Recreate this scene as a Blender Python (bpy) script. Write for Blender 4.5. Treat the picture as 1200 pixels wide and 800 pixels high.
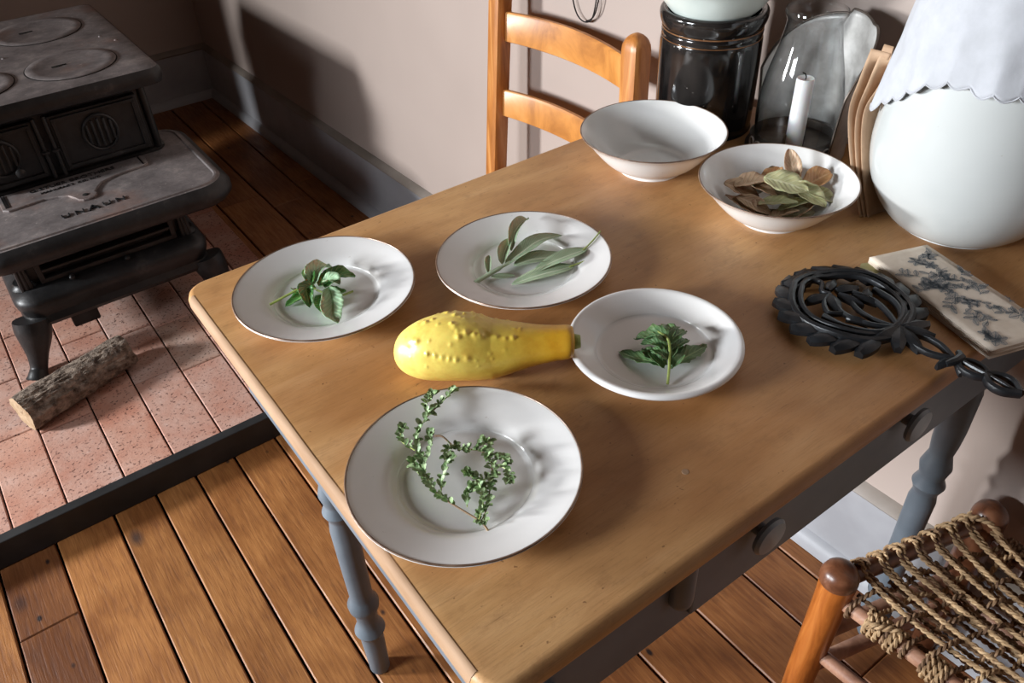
import bpy, bmesh, math, random
from math import sin, cos, pi, radians as rad
from mathutils import Vector, Matrix, noise
random.seed(7)
scene = bpy.context.scene
col = scene.collection
for o in list(bpy.data.objects):
    bpy.data.objects.remove(o)

# ------------------------------------------------------------------ camera
cd = bpy.data.cameras.new('camera'); cam = bpy.data.objects.new('camera', cd); col.objects.link(cam)
Rw = Matrix(((0.80603, 0.39794, -0.43813), (-0.59051, 0.49039, -0.64095), (-0.04020, 0.77535, 0.63026)))
Mw = Rw.to_4x4(); Mw.translation = Vector((0, 0, 1.29)); cam.matrix_world = Mw
cd.sensor_width = 36.0; cd.sensor_fit = 'HORIZONTAL'; cd.lens = 964.0 / 1200 * 36; cd.clip_start = 0.02
scene.camera = cam

# ------------------------------------------------------------------ light
world = bpy.data.worlds.new('world'); scene.world = world; world.use_nodes = True
bg = world.node_tree.nodes['Background']; bg.inputs[0].default_value = (0.80, 0.88, 1.0, 1); bg.inputs[1].default_value = 0.30


def area(name, loc, target, sx, sy, power, color):
    l = bpy.data.lights.new(name, 'AREA'); l.shape = 'RECTANGLE'; l.size = sx; l.size_y = sy
    l.energy = power; l.color = color
    o = bpy.data.objects.new(name, l); col.objects.link(o); o.location = loc
    o.rotation_euler = (Vector(target) - Vector(loc)).to_track_quat('-Z', 'Y').to_euler()
    return o


key = area('low_window_light', (-2.25, 2.38, 1.12), (0.6, 0.3, 0.6), 0.50, 0.40, 108, (0.95, 0.98, 1.0))
key.data.spread = rad(125)      # narrowed to keep this light off the back wall
side = area('side_fill_light', (-1.95, 1.00, 1.40), (0.7, 0.30, 0.66), 0.6, 0.5, 19, (0.88, 0.94, 1.0))  # added fill lamp to brighten the table and plates
side.data.spread = rad(85)
scene.view_settings.view_transform = 'Standard'; scene.view_settings.look = 'None'
scene.view_settings.gamma = 1.0; scene.view_settings.use_curve_mapping = False
scene.view_settings.exposure = -0.04


# ------------------------------------------------------------------ materials
def lin(c):
    def f(v):
        v /= 255.0
        return v / 12.92 if v <= 0.04045 else ((v + 0.055) / 1.055) ** 2.4
    return (f(c[0]), f(c[1]), f(c[2]), 1)


class N:
    def __init__(s, name):
        s.m = bpy.data.materials.new(name); s.m.use_nodes = True
        s.t = s.m.node_tree; s.b = s.t.nodes['Principled BSDF']

    def n(s, k, **kw):
        x = s.t.nodes.new(k)
        for a, v in kw.items():
            setattr(x, a, v)
        return x

    def l(s, a, b):
        s.t.links.new(a, b)

    def coord(s, scale=(1, 1, 1), kind='Object', rnd=False):
        tc = s.n('ShaderNodeTexCoord'); mp = s.n('ShaderNodeMapping'); mp.inputs['Scale'].default_value = scale
        s.l(tc.outputs[kind], mp.inputs['Vector'])
        if rnd:
            oi = s.n('ShaderNodeObjectInfo'); mu = s.n('ShaderNodeMath', operation='MULTIPLY'); mu.inputs[1].default_value = 37.0
            s.l(oi.outputs['Random'], mu.inputs[0]); s.l(mu.outputs[0], mp.inputs['Location'])
        return mp.outputs[0]

    def noise(s, vec, scale, detail=4, rough=0.6, dist=0.0):
        x = s.n('ShaderNodeTexNoise'); x.inputs['Scale'].default_value = scale; x.inputs['Detail'].default_value = detail
        x.inputs['Roughness'].default_value = rough; x.inputs['Distortion'].default_value = dist
        s.l(vec, x.inputs['Vector']); return x.outputs['Fac']

    def ramp(s, fac, stops, interp='LINEAR'):
        r = s.n('ShaderNodeValToRGB'); r.color_ramp.interpolation = interp
        e = r.color_ramp.elements
        while len(e) < len(stops): e.new(0.5)
        for i, (p, c) in enumerate(stops):
            e[i].position = p; e[i].color = c if len(c) == 4 else lin(c)
        s.l(fac, r.inputs[0]); return r.outputs[0]

    def mix(s, fac, a, b, mode='MIX'):
        x = s.n('ShaderNodeMix', data_type='RGBA', blend_type=mode)
        for sock, v in ((x.inputs[0], fac), (x.inputs[6], a), (x.inputs[7], b)):
            if isinstance(v, (int, float)): sock.default_value = v
            elif isinstance(v, tuple): sock.default_value = v if len(v) == 4 else lin(v)
            else: s.l(v, sock)
        return x.outputs[2]

    def bump(s, h, strength=0.3, dist=0.002):
        x = s.n('ShaderNodeBump'); x.inputs['Strength'].default_value = strength; x.inputs['Distance'].default_value = dist
        s.l(h, x.inputs['Height']); s.l(x.outputs[0], s.b.inputs['Normal'])

    def base(s, c, rough=0.5, metal=0.0, spec=None, **kw):
        if isinstance(c, tuple): s.b.inputs['Base Color'].default_value = c if len(c) == 4 else lin(c)
        else: s.l(c, s.b.inputs['Base Color'])
        if isinstance(rough, (int, float)): s.b.inputs['Roughness'].default_value = rough
        else: s.l(rough, s.b.inputs['Roughness'])
        s.b.inputs['Metallic'].default_value = metal
        if spec is not None: s.b.inputs['Specular IOR Level'].default_value = spec
        for k, v in kw.items(): s.b.inputs[k.replace('_', ' ')].default_value = v
        return s.m


B0, W1 = (0, 0, 0, 1), (1, 1, 1, 1)


def simple(name, c1, c2, scale=6, rough=0.5, metal=0.0, bump=0.1, bdist=0.001, stretch=(1, 1, 1), **kw):
    s = N(name); v = s.coord(stretch); f = s.noise(v, scale)
    c = s.ramp(f, [(0.35, c1), (0.68, c2)])
    if bump: s.bump(s.noise(v, scale * 6), bump, bdist)
    return s.base(c, rough, metal, **kw)


def m_wood_floor():
    s = N('old_floorboard_wood'); v = s.coord((14, 1.0, 14), rnd=True)
    g = s.noise(v, 14, 8, 0.6, 0.3)
    c = s.ramp(g, [(0.30, (140, 92, 52)), (0.5, (164, 112, 64)), (0.72, (184, 132, 82))])
    v2 = s.coord((1, .6, 1), rnd=True)
    st = s.ramp(s.noise(v2, 7, 4), [(0.38, (150, 116, 92)), (0.60, W1)])
    c = s.mix(0.55, c, st, 'MULTIPLY')
    vo = s.n('ShaderNodeTexVoronoi'); vo.inputs['Scale'].default_value = 6.5
    s.l(s.coord((1.0, 0.55, 1.0), rnd=True), vo.inputs['Vector'])
    k = s.ramp(vo.outputs['Distance'], [(0.045, W1), (0.12, B0)])
    c = s.mix(k, c, (62, 50, 48))
    v3 = s.n('ShaderNodeTexVoronoi'); v3.inputs['Scale'].default_value = 15; s.l(s.coord((1.0, 0.6, 1.0), rnd=True), v3.inputs['Vector'])
    nk = s.ramp(v3.outputs['Distance'], [(0.04, W1), (0.085, B0)]); c = s.mix(nk, c, (44, 36, 36))
    dt = s.ramp(s.noise(s.coord((1, .5, 1), rnd=True), 20, 6, 0.7), [(0.58, B0), (0.74, (0.5, .5, .5, 1))]); c = s.mix(dt, c, (96, 66, 48))
    sc = s.ramp(s.noise(s.coord((40, 2.0, 1), rnd=True), 8, 2), [(0.70, B0), (0.78, (0.35, .35, .35, 1))])
    c = s.mix(sc, c, (205, 168, 128))
    oi = s.n('ShaderNodeObjectInfo'); c = s.mix(1.0, c, oi.outputs['Color'], 'MULTIPLY')
    s.bump(g, 0.5, 0.002)
    return s.base(c, s.ramp(g, [(0.3, (0.55, .55, .55, 1)), (0.7, (0.32, .32, .32, 1))]), spec=0.4)


def m_brick():
    s = N('speckled_pink_paver'); v = s.coord(rnd=True)
    a = s.ramp(s.noise(v, 11, 5), [(0.35, (184, 136, 118)), (0.55, (194, 158, 144)), (0.72, (202, 174, 164))])
    sp = s.ramp(s.noise(v, 150, 3), [(0.34, (84, 50, 42)), (0.43, W1)])
    c = s.mix(0.8, a, sp, 'MULTIPLY')
    wt = s.ramp(s.noise(v, 22, 6, 0.8), [(0.60, B0), (0.75, (0.5, .5, .5, 1))])
    c = s.mix(wt, c, (214, 196, 190))
    oi = s.n('ShaderNodeObjectInfo'); c = s.mix(1.0, c, oi.outputs['Color'], 'MULTIPLY')
    s.bump(s.noise(v, 130, 4), 0.6, 0.0015)
    return s.base(c, 0.75)


def m_iron():
    s = N('blacked_cast_iron'); v = s.coord()
    c = s.ramp(s.noise(v, 9, 6, 0.7), [(0.35, (26, 26, 27)), (0.6, (48, 47, 48)), (0.78, (92, 84, 82))])
    s.bump(s.noise(v, 160, 3), 0.35, 0.001)
    return s.base(c, 0.42, 0.25, spec=0.5)


def m_iron_top():
    s = N('dusty_iron_plate'); v = s.coord()
    c = s.ramp(s.noise(v, 14, 8, 0.75), [(0.30, (92, 86, 86)), (0.55, (136, 128, 127)), (0.75, (182, 170, 164))])
    ru = s.ramp(s.noise(v, 5, 4), [(0.56, B0), (0.72, (0.6, .6, .6, 1))])
    c = s.mix(ru, c, (150, 112, 96))
    sp = s.ramp(s.noise(v, 110, 3), [(0.66, B0), (0.74, (0.7, .7, .7, 1))]); c = s.mix(sp, c, (190, 180, 172))
    s.bump(s.noise(v, 90, 4), 0.35, 0.001)
    return s.base(c, 0.5, 0.2)


def m_tabletop():
    s = N('worn_tan_painted_wood'); v = s.coord((1, 5, 5))
    c = s.ramp(s.noise(v, 6, 8, 0.62, 0.4), [(0.25, (182, 136, 86)), (0.48, (199, 152, 100)), (0.70, (209, 165, 116))])
    bl = s.ramp(s.noise(s.coord((1, 1.7, 1)), 3.6, 3), [(0.40, (186, 152, 120)), (0.62, W1)])
    c = s.mix(0.6, c, bl, 'MULTIPLY')
    st = s.ramp(s.noise(s.coord((1, 2.2, 1)), 13, 4, 0.6), [(0.60, B0), (0.76, (0.35, .35, .35, 1))])
    c = s.mix(st, c, (140, 98, 60))
    mo = s.ramp(s.noise(s.coord((1, 1.5, 1)), 34, 6, 0.7), [(0.54, B0), (0.68, (0.32, .32, .32, 1))]); c = s.mix(mo, c, (136, 96, 60))
    sc = s.ramp(s.noise(s.coord((2, 34, 2)), 16, 2, 0.5, 1.2), [(0.70, B0), (0.76, (0.45, .45, .45, 1))]); c = s.mix(sc, c, (120, 84, 54))
    g = s.noise(s.coord((3, 70, 70)), 12, 3)
    c = s.mix(s.ramp(g, [(0.3, (0.25, .25, .25, 1)), (0.5, B0)]), c, (126, 88, 52))
    fl = s.ramp(s.noise(s.coord(), 170, 2), [(0.72, B0), (0.76, (0.6, .6, .6, 1))]); c = s.mix(fl, c, (90, 58, 34))
    s.bump(s.noise(v, 60, 4), 0.15, 0.001)
    return s.base(c, 0.46, spec=0.4)


def m_wood(name, cols, rough=0.4, st=(1, 1, 10), sc=8, spec=0.5):
    s = N(name); v = s.coord(st)
    g = s.noise(v, sc, 7, 0.6, 0.5)
    c = s.ramp(g, [(0.3, cols[0]), (0.5, cols[1]), (0.7, cols[2])])
    s.bump(g, 0.2, 0.001)
    return s.base(c, rough, spec=spec)


def m_wall():
    s = N('pinkish_beige_plaster'); v = s.coord()
    c = s.ramp(s.noise(v, 1.6, 3), [(0.35, (168, 152, 143)), (0.65, (176, 160, 151))])
    s.bump(s.noise(v, 9, 4), 0.12, 0.01)
    return s.base(c, 0.7)


def m_porcelain(name, a, b, rough=0.12):
    s = N(name); v = s.coord(); c = s.ramp(s.noise(v, 9, 3), [(0.3, a), (0.7, b)])
    cr = s.ramp(s.noise(v, 160, 2), [(0.74, B0), (0.78, (0.3, .3, .3, 1))]); c = s.mix(cr, c, (150, 130, 110))
    return s.base(c, rough, spec=0.5)


def m_squash():
    s = N('yellow_squash_skin'); v = s.coord((1, 1, 1))
    sx = s.n('ShaderNodeSeparateXYZ'); s.l(s.coord(), sx.inputs[0])
    mr = s.n('ShaderNodeMapRange'); mr.inputs[1].default_value = 0.02; mr.inputs[2].default_value = 0.17
    s.l(sx.outputs[0], mr.inputs[0])
    a = s.ramp(mr.outputs[0], [(0.0, (240, 216, 112)), (0.55, (234, 202, 84)), (0.85, (224, 168, 42)), (1.0, (206, 156, 46))])
    f = s.ramp(s.noise(v, 60, 5), [(0.35, (206, 160, 50)), (0.6, W1)])
    c = s.mix(0.35, a, f, 'MULTIPLY')
    s.bump(s.noise(v, 120, 3), 0.25, 0.001)
    return s.base(c, 0.36, spec=0.5, Subsurface_Weight=0.12, Subsurface_Scale=0.01)


def m_leaf(name, a, b, vein, rough=0.5, wscale=90):
    s = N(name); tc = s.n('ShaderNodeTexCoord'); sp = s.n('ShaderNodeSeparateXYZ'); s.l(tc.outputs['UV'], sp.inputs[0])
    # u across (0..1), v along: midrib and side veins
    sub = s.n('ShaderNodeMath', operation='SUBTRACT'); sub.inputs[1].default_value = 0.5; s.l(sp.outputs[0], sub.inputs[0])
    ab = s.n('ShaderNodeMath', operation='ABSOLUTE'); s.l(sub.outputs[0], ab.inputs[0])
    mr = s.ramp(ab.outputs[0], [(0.025, W1), (0.06, B0)])
    m1 = s.n('ShaderNodeMath', operation='MULTIPLY_ADD'); m1.inputs[1].default_value = -0.55
    s.l(ab.outputs[0], m1.inputs[0]); s.l(sp.outputs[1], m1.inputs[2])
    m2 = s.n('ShaderNodeMath', operation='MULTIPLY'); m2.inputs[1].default_value = wscale; s.l(m1.outputs[0], m2.inputs[0])
    m3 = s.n('ShaderNodeMath', operation='SINE'); s.l(m2.outputs[0], m3.inputs[0])
    sv = s.ramp(m3.outputs[0], [(0.82, B0), (0.98, (0.6, .6, .6, 1))])
    f = s.noise(s.coord(), 60, 4)
    c = s.ramp(f, [(0.35, a), (0.65, b)])
    c = s.mix(sv, c, vein); c = s.mix(mr, c, vein)
    s.bump(m3.outputs[0], -0.25 if False else 0.25, 0.0006)
    return s.base(c, rough, Subsurface_Weight=0.08, Subsurface_Scale=0.003)


def m_crock():
    s = N('speckled_black_salt_glaze'); v = s.coord()
    c = s.ramp(s.noise(v, 12, 4), [(0.4, (14, 13, 13)), (0.62, (38, 34, 32))])
    f = s.ramp(s.noise(v, 190, 1), [(0.76, B0), (0.80, (0.8, .8, .8, 1))]); c = s.mix(f, c, (150, 144, 138))
    s.bump(s.noise(v, 30, 3), 0.08, 0.001)
    return s.base(c, 0.12, spec=0.6)


MAT = dict(
    floor=m_wood_floor(), brick=m_brick(), iron=m_iron(), irontop=m_iron_top(), table=m_tabletop(), wall=m_wall(),
    dimwall=simple('brown_distemper_plaster', (72, 62, 56), (84, 74, 66), 3, 0.85),
    tablerim=simple('peach_edge_wood', (148, 116, 88), (168, 136, 108), 10, 0.7, spec=0.2, stretch=(6, 1, 6)),  # peach tone of the lit left rim, also used on the spot
    gap=simple('dark_gap_fill', (18, 12, 9), (34, 24, 18), 30, 0.9),  # dark tone for joints, and for the shade in stove openings
    base=simple('grey_baseboard_paint', (148, 148, 152), (168, 168, 172), 5, 0.5),
    basetrim=simple('taupe_trim_paint', (128, 118, 108), (150, 140, 132), 8, 0.55),
    fender=simple('black_painted_strip', (26, 27, 28), (44, 44, 45), 12, 0.5),
    blue=simple('blue_grey_table_paint', (94, 104, 113), (112, 122, 131), 8, 0.42, bump=0.08),
    bluelight=simple('pale_knob_blue_grey_paint', (122, 134, 142), (142, 152, 160), 12, 0.3),  # lighter version of the table paint, used on the knobs
    oak=m_wood('golden_oak', [(150, 92, 40), (196, 130, 62), (216, 156, 88)], 0.35, (12, 1.5, 1.5), 6),
    oakv=m_wood('golden_oak_upright', [(140, 84, 38), (182, 116, 56), (206, 148, 88)], 0.38, (12, 12, 1), 5),
    stoolw=m_wood('orange_brown_turned_wood', [(112, 56, 22), (164, 92, 38), (192, 118, 56)], 0.28, (10, 10, 1.2), 6),
    stoold=m_wood('dark_brown_turned_wood', [(70, 40, 26), (108, 66, 44), (136, 92, 66)], 0.32, (6, 6, 6), 6),
    stoolp=m_wood('dry_pinkish_pole_wood', [(124, 84, 66), (160, 116, 92), (188, 146, 120)], 0.55, (3, 3, 3), 12),
    rope=simple('tan_sea_grass_rope', (138, 108, 76), (198, 166, 126), 60, 0.75, bump=0.5, stretch=(1, 1, 1)),
    rope2=simple('dark_sea_grass_rope', (92, 66, 46), (152, 120, 88), 60, 0.75, bump=0.5),
    plate=m_porcelain('white_glazed_plate', (224, 221, 218), (232, 230, 228)),
    china=m_porcelain('white_glazed_bowl', (228, 226, 222), (234, 232, 230)),
    jug=m_porcelain('cream_white_stoneware', (184, 186, 184), (190, 192, 190), 0.14),
    enamel=m_porcelain('pale_green_white_enamel', (206, 216, 210), (216, 224, 218), 0.2),
    rimline=simple('worn_brown_gilt_line', (104, 80, 66), (150, 124, 104), 60, 0.35, 0.3),
    squash=m_squash(),
    stem=simple('pale_green_stem', (140, 156, 74), (176, 188, 110), 60, 0.5),
    tin=simple('aged_tin', (156, 152, 148), (206, 203, 200), 22, 0.42, 0.35, bump=0.2),
    tindark=simple('tarnished_tin_back', (58, 50, 44), (98, 88, 80), 40, 0.5, 0.5, bump=0.4),
    crock=m_crock(),
    crockline=simple('brown_glaze_break', (96, 62, 38), (140, 100, 66), 50, 0.25),
    wax=simple('white_wax', (226, 224, 224), (238, 236, 236), 10, 0.4, bump=0.05, Subsurface_Weight=0.3, Subsurface_Scale=0.01),
    wick=simple('burnt_wick', (18, 16, 15), (40, 36, 32), 80, 0.9),
    paper=simple('brown_kraft_paper', (166, 134, 106), (186, 154, 124), 30, 0.75, bump=0.1),
    linen=simple('white_linen_cloth', (172, 173, 177), (182, 183, 188), 40, 0.85, bump=0.25, bdist=0.0006),
    print_cloth=simple('beige_cotton_cloth', (204, 188, 170), (218, 204, 188), 40, 0.85, bump=0.3, bdist=0.0006),
    ink=simple('blue_grey_print_ink', (92, 102, 110), (124, 130, 136), 120, 0.85, bump=0.0),
    olivecloth=simple('olive_print', (168, 164, 116), (188, 182, 138), 60, 0.85),
    trivet=simple('black_enamelled_iron', (20, 21, 23), (38, 40, 43), 40, 0.36, 0.3, bump=0.3, spec=0.6),
    bark=simple('grey_brown_bark', (78, 64, 54), (168, 150, 134), 60, 0.9, bump=1.0, bdist=0.004),
    cutwood=simple('pale_cut_wood', (168, 138, 106), (200, 174, 142), 50, 0.8, bump=0.3),
    wire=simple('dark_wire', (34, 32, 34), (56, 54, 56), 80, 0.4, 0.6),
    basil=m_leaf('basil_leaf', (56, 112, 50), (86, 142, 70), (140, 180, 110), 0.35, 60),
    basilu=m_leaf('basil_leaf_underside', (150, 182, 142), (176, 204, 166), (112, 154, 104), 0.5, 60),
    sage=m_leaf('sage_leaf', (134, 156, 122), (160, 180, 146), (206, 216, 188), 0.7, 110),
    mint=m_leaf('oregano_leaf', (72, 108, 64), (108, 142, 92), (150, 178, 128), 0.5, 50),
    thyme=simple('thyme_leaf_green', (96, 130, 76), (172, 190, 142), 240, 0.5, bump=0.0),
    thymestem=simple('thyme_stem', (110, 76, 56), (150, 126, 84), 40, 0.6),
    bay1=m_leaf('dry_bay_leaf_green', (166, 164, 118), (186, 182, 138), (204, 200, 162), 0.5, 50),
    bay2=m_leaf('dry_bay_leaf_brown', (168, 138, 108), (192, 162, 132), (206, 180, 152), 0.55, 50),
    bay3=m_leaf('dry_bay_leaf_tan', (172, 124, 78), (192, 146, 98), (206, 166, 124), 0.5, 50),
    bay4=m_leaf('dry_bay_leaf_dark', (92, 84, 56), (120, 108, 76), (140, 130, 96), 0.5, 50),
)


def m_glass():
    s = N('thin_clear_old_glass'); t = s.t
    tr = s.n('ShaderNodeBsdfTransparent'); pass
    gl = s.n('ShaderNodeBsdfGlossy'); gl.inputs['Roughness'].default_value = 0.04
    lw = s.n('ShaderNodeLayerWeight'); lw.inputs[0].default_value = 0.5
    s.l(s.ramp(lw.outputs['Facing'], [(0.45, (.93, .94, .94, 1)), (0.95, (.34, .35, .36, 1))]), tr.inputs[0])
    pw = s.n('ShaderNodeMath', operation='POWER'); pw.inputs[1].default_value = 3.0; s.l(lw.outputs['Facing'], pw.inputs[0])
    ad = s.n('ShaderNodeMath', operation='MULTIPLY_ADD'); ad.inputs[1].default_value = 0.75; ad.inputs[2].default_value = 0.05; s.l(pw.outputs[0], ad.inputs[0])
    mx = s.n('ShaderNodeMixShader'); s.l(ad.outputs[0], mx.inputs[0]); s.l(tr.outputs[0], mx.inputs[1]); s.l(gl.outputs[0], mx.inputs[2])
    out = [n for n in t.nodes if n.type == 'OUTPUT_MATERIAL'][0]; s.l(mx.outputs[0], out.inputs[0]); t.nodes.remove(s.b)
    return s.m


MAT['glass'] = m_glass()


# ------------------------------------------------------------------ mesh helpers
class G:
    """collects verts and faces in world coordinates"""
    def __init__(s): s.v = []; s.f = []; s.mi = []; s.uv = None

    def add(s, vs, fs, mi=0):
        k = len(s.v); s.v += [Vector(p) for p in vs]; s.f += [tuple(i + k for i in f) for f in fs]; s.mi += [mi] * len(fs)
        return s

    def merge(s, g, mi=None):
        k = len(s.v); s.v += g.v; s.f += [tuple(i + k for i in f) for f in g.f]; s.mi += (g.mi if mi is None else [mi] * len(g.f))
        return s

    def xf(s, M):
        s.v = [M @ p for p in s.v]; return s


def wloc(o):
    p = Vector((0, 0, 0))
    while o: p += o.location; o = o.parent
    return p


def make(name, g, mat, parent=None, origin=(0, 0, 0), smooth=True, bevel=0, subs=0, solid=0):
    me = bpy.data.meshes.new(name)
    off = wloc(parent) if parent else Vector(origin)
    me.from_pydata([tuple(p - off) for p in g.v], [], g.f)
    mats = mat if isinstance(mat, (list, tuple)) else [mat]
    for m in mats: me.materials.append(MAT[m] if isinstance(m, str) else m)
    for p, i in zip(me.polygons, g.mi): p.material_index = i; p.use_smooth = bool(smooth)
    if g.uv:
        ul = me.uv_layers.new(name='UVMap')
        for lp in me.loops: ul.data[lp.index].uv = g.uv[lp.vertex_index]
    me.update()
    o = bpy.data.objects.new(name, me); col.objects.link(o)
    if parent: o.parent = parent
    else: o.location = origin
    if smooth and smooth != 'all':
        a = rad(40)
        me.update()
        try:
            me.set_sharp_from_angle(angle=a)
        except Exception: pass
    if bevel:
        m = o.modifiers.new('bevel', 'BEVEL'); m.width = bevel; m.segments = 2; m.limit_method = 'ANGLE'
    if solid:
        m = o.modifiers.new('solid', 'SOLIDIFY'); m.thickness = solid; m.offset = 0
    if subs:
        m = o.modifiers.new('sub', 'SUBSURF'); m.levels = subs; m.render_levels = subs
    return o


def thing(name, loc, label, cat, group=None):
    o = bpy.data.objects.new(name, None); col.objects.link(o); o.location = loc; o.empty_display_size = 0.05
    return tag(o, label, cat, group)


def tag(o, label, cat, group=None):
    o['label'] = label; o['category'] = cat
    if group: o['group'] = group
    return o


def struct(o): o['kind'] = 'structure'; return o


def box(x0, x1, y0, y1, z0, z1):
    g = G(); v = [(x, y, z) for z in (z0, z1) for y in (y0, y1) for x in (x0, x1)]
    g.add(v, [(0, 2, 3, 1), (4, 5, 7, 6), (0, 1, 5, 4), (2, 6, 7, 3), (0, 4, 6, 2), (1, 3, 7, 5)]); return g


def chbox(x0, x1, y0, y1, z0, z1, c=0.002):
    """box with chamfered top edges, 20 triangles or so"""
    g = G()
    v = [(x, y, z0) for y in (y0, y1) for x in (x0, x1)] + [(x, y, z1 - c) for y in (y0, y1) for x in (x0, x1)] + \
        [(x, y, z1) for y in (y0 + c, y1 - c) for x in (x0 + c, x1 - c)]
    f = []
    for a in (0, 4):
        f += [(a, a + 1, a + 5, a + 4), (a + 1, a + 3, a + 7, a + 5), (a + 3, a + 2, a + 6, a + 7), (a + 2, a, a + 4, a + 6)]
    f += [(8, 9, 11, 10), (0, 2, 3, 1)]
    g.add(v, f); return g


def lathe(prof, c=(0, 0, 0), seg=48, cap0=True, cap1=True):
    g = G(); vs = []; fs = []; n = len(prof)
    for r, z in prof:
        for i in range(seg):
            a = 2 * pi * i / seg; vs.append((c[0] + r * cos(a), c[1] + r * sin(a), c[2] + z))
    for j in range(n - 1):
        for i in range(seg):
            k = (i + 1) % seg; fs.append((j * seg + i, j * seg + k, (j + 1) * seg + k, (j + 1) * seg + i))
    if cap0: fs.append(tuple(reversed(range(seg))))
    if cap1: fs.append(tuple((n - 1) * seg + i for i in range(seg)))
    g.add(vs, fs); return g


def frame(d):
    d = d.normalized(); u = Vector((0, 0, 1)) if abs(d.z) < 0.9 else Vector((1, 0, 0))
    s = d.cross(u).normalized(); return s, s.cross(d).normalized()


def tube(path, r, sides=8, closed=False, flat=1.0):
    P = [Vector(p) for p in path]; n = len(P); R = r if isinstance(r, (list, tuple)) else [r] * n
    vs = []; fs = []; s = None
    for i in range(n):
        if closed: d = P[(i + 1) % n] - P[i - 1]
        else: d = P[min(i + 1, n - 1)] - P[max(i - 1, 0)]
        d.normalize()
        if s is None: s, t = frame(d)
        else:
            s = (s - d * s.dot(d)).normalized()
        t = s.cross(d)
        for k in range(sides):
            a = 2 * pi * k / sides; vs.append(P[i] + R[i] * (s * cos(a) + t * sin(a) * flat))
    m = n if closed else n - 1
    for i in range(m):
        j = (i + 1) % n
        for k in range(sides):
            l = (k + 1) % sides; fs.append((i * sides + k, j * sides + k, j * sides + l, i * sides + l))
    if not closed:
        fs.append(tuple(range(sides))); fs.append(tuple(reversed([(n - 1) * sides + k for k in range(sides)])))
    g = G(); g.add(vs, fs); return g


def smoothpath(pts, n=8):
    P = [Vector(p) for p in pts]; out = []
    for i in range(len(P) - 1):
        p0 = P[max(i - 1, 0)]; p1 = P[i]; p2 = P[i + 1]; p3 = P[min(i + 2, len(P) - 1)]
        for k in range(n):
            t = k / n
            out.append(0.5 * ((2 * p1) + (p2 - p0) * t + (2 * p0 - 5 * p1 + 4 * p2 - p3) * t * t + (3 * p1 - p0 - 3 * p2 + p3) * t ** 3))
    out.append(P[-1]); return out


def rrect(x0, x1, y0, y1, r, n=8):
    pts = []
    for cx, cy, a0 in ((x1 - r, y1 - r, 0), (x0 + r, y1 - r, 90), (x0 + r, y0 + r, 180), (x1 - r, y0 + r, 270)):
        for i in range(n + 1):
            a = rad(a0 + 90 * i / n); pts.append((cx, cy, cos(a), sin(a), r))
    return pts


def mould(x0, x1, y0, y1, r, prof, n=8, mi_top=None):
    """slab with rounded corners whose edge follows prof: list of (inset, z) from bottom to top"""
    base = rrect(x0, x1, y0, y1, r, n); g = G(); vs = []; fs = []; m = len(base)
    for ins, z in prof:
        for cx, cy, ca, sa, rr in base:
            k = max(rr - ins, 0.0005)
            if rr - ins < 0.0005:
                e = ins - rr; sx = 1 if ca + sa * 0 >= 0 else -1
                cx2 = cx - (1 if cx > (x0 + x1) / 2 else -1) * e; cy2 = cy - (1 if cy > (y0 + y1) / 2 else -1) * e
            else: cx2, cy2 = cx, cy
            vs.append((cx2 + k * ca, cy2 + k * sa, z))
    for j in range(len(prof) - 1):
        for i in range(m):
            k = (i + 1) % m; fs.append((j * m + i, j * m + k, (j + 1) * m + k, (j + 1) * m + i))
    fs.append(tuple(reversed(range(m)))); g.add(vs, fs)
    k = len(g.v) - m
    g.f.append(tuple(k + i for i in range(m))); g.mi.append(0 if mi_top is None else mi_top)
    return g


def prism(outline, z0, z1, c=0.0):
    """vertical prism from a 2-D outline (counter clockwise)"""
    n = len(outline); g = G(); vs = [(x, y, z0) for x, y in outline] + [(x, y, z1) for x, y in outline]
    fs = [tuple(reversed(range(n))), tuple(range(n, 2 * n))] + [(i, (i + 1) % n, n + (i + 1) % n, n + i) for i in range(n)]
    g.add(vs, fs); return g


def leaf(pts, width, up=(0, 0, 1), cup=0.15, nu=4, nv=10, shape=0.9, wave=0.0, base_w=0.06, serr=0.0, twist=0.0):
    """leaf surface along a spine; u across, v along, with uv"""
    P = smoothpath(pts, 6); L = len(P) - 1; g = G(); uv = []; vs = []; fs = []; up = Vector(up)
    for j in range(nv + 1):
        t = j / nv; x = t * L; i = min(int(x), L - 1); p = P[i].lerp(P[i + 1], x - i); d = (P[i + 1] - P[i]).normalized()
        a = up.cross(d)
        a = a.normalized() if a.length > 1e-4 else Vector((1, 0, 0)); nrm = d.cross(a).normalized()
        if twist: 
            q = Matrix.Rotation(twist * (t - 0.3), 3, d); a = q @ a; nrm = q @ nrm
        w = width * (max(sin(pi * t ** shape), 0) ** 0.8 + base_w * (1 - t) * (1 if t < .2 else 0))
        if serr: w *= 1 + serr * (1 if j % 2 else -1) * (0 < j < nv)
        for k in range(nu + 1):
            u = k / nu * 2 - 1
            h = cup * width * (u * u - 0.3) * (w / width) + wave * width * sin(6 * pi * t + u * 2) * abs(u)
            vs.append(p + a * u * w * 0.5 + nrm * h); uv.append((k / nu, t))
    for j in range(nv):
        for k in range(nu):
            a0 = j * (nu + 1) + k; fs.append((a0, a0 + 1, a0 + nu + 2, a0 + nu + 1))
    g.add(vs, fs); g.uv = uv; return g


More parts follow.
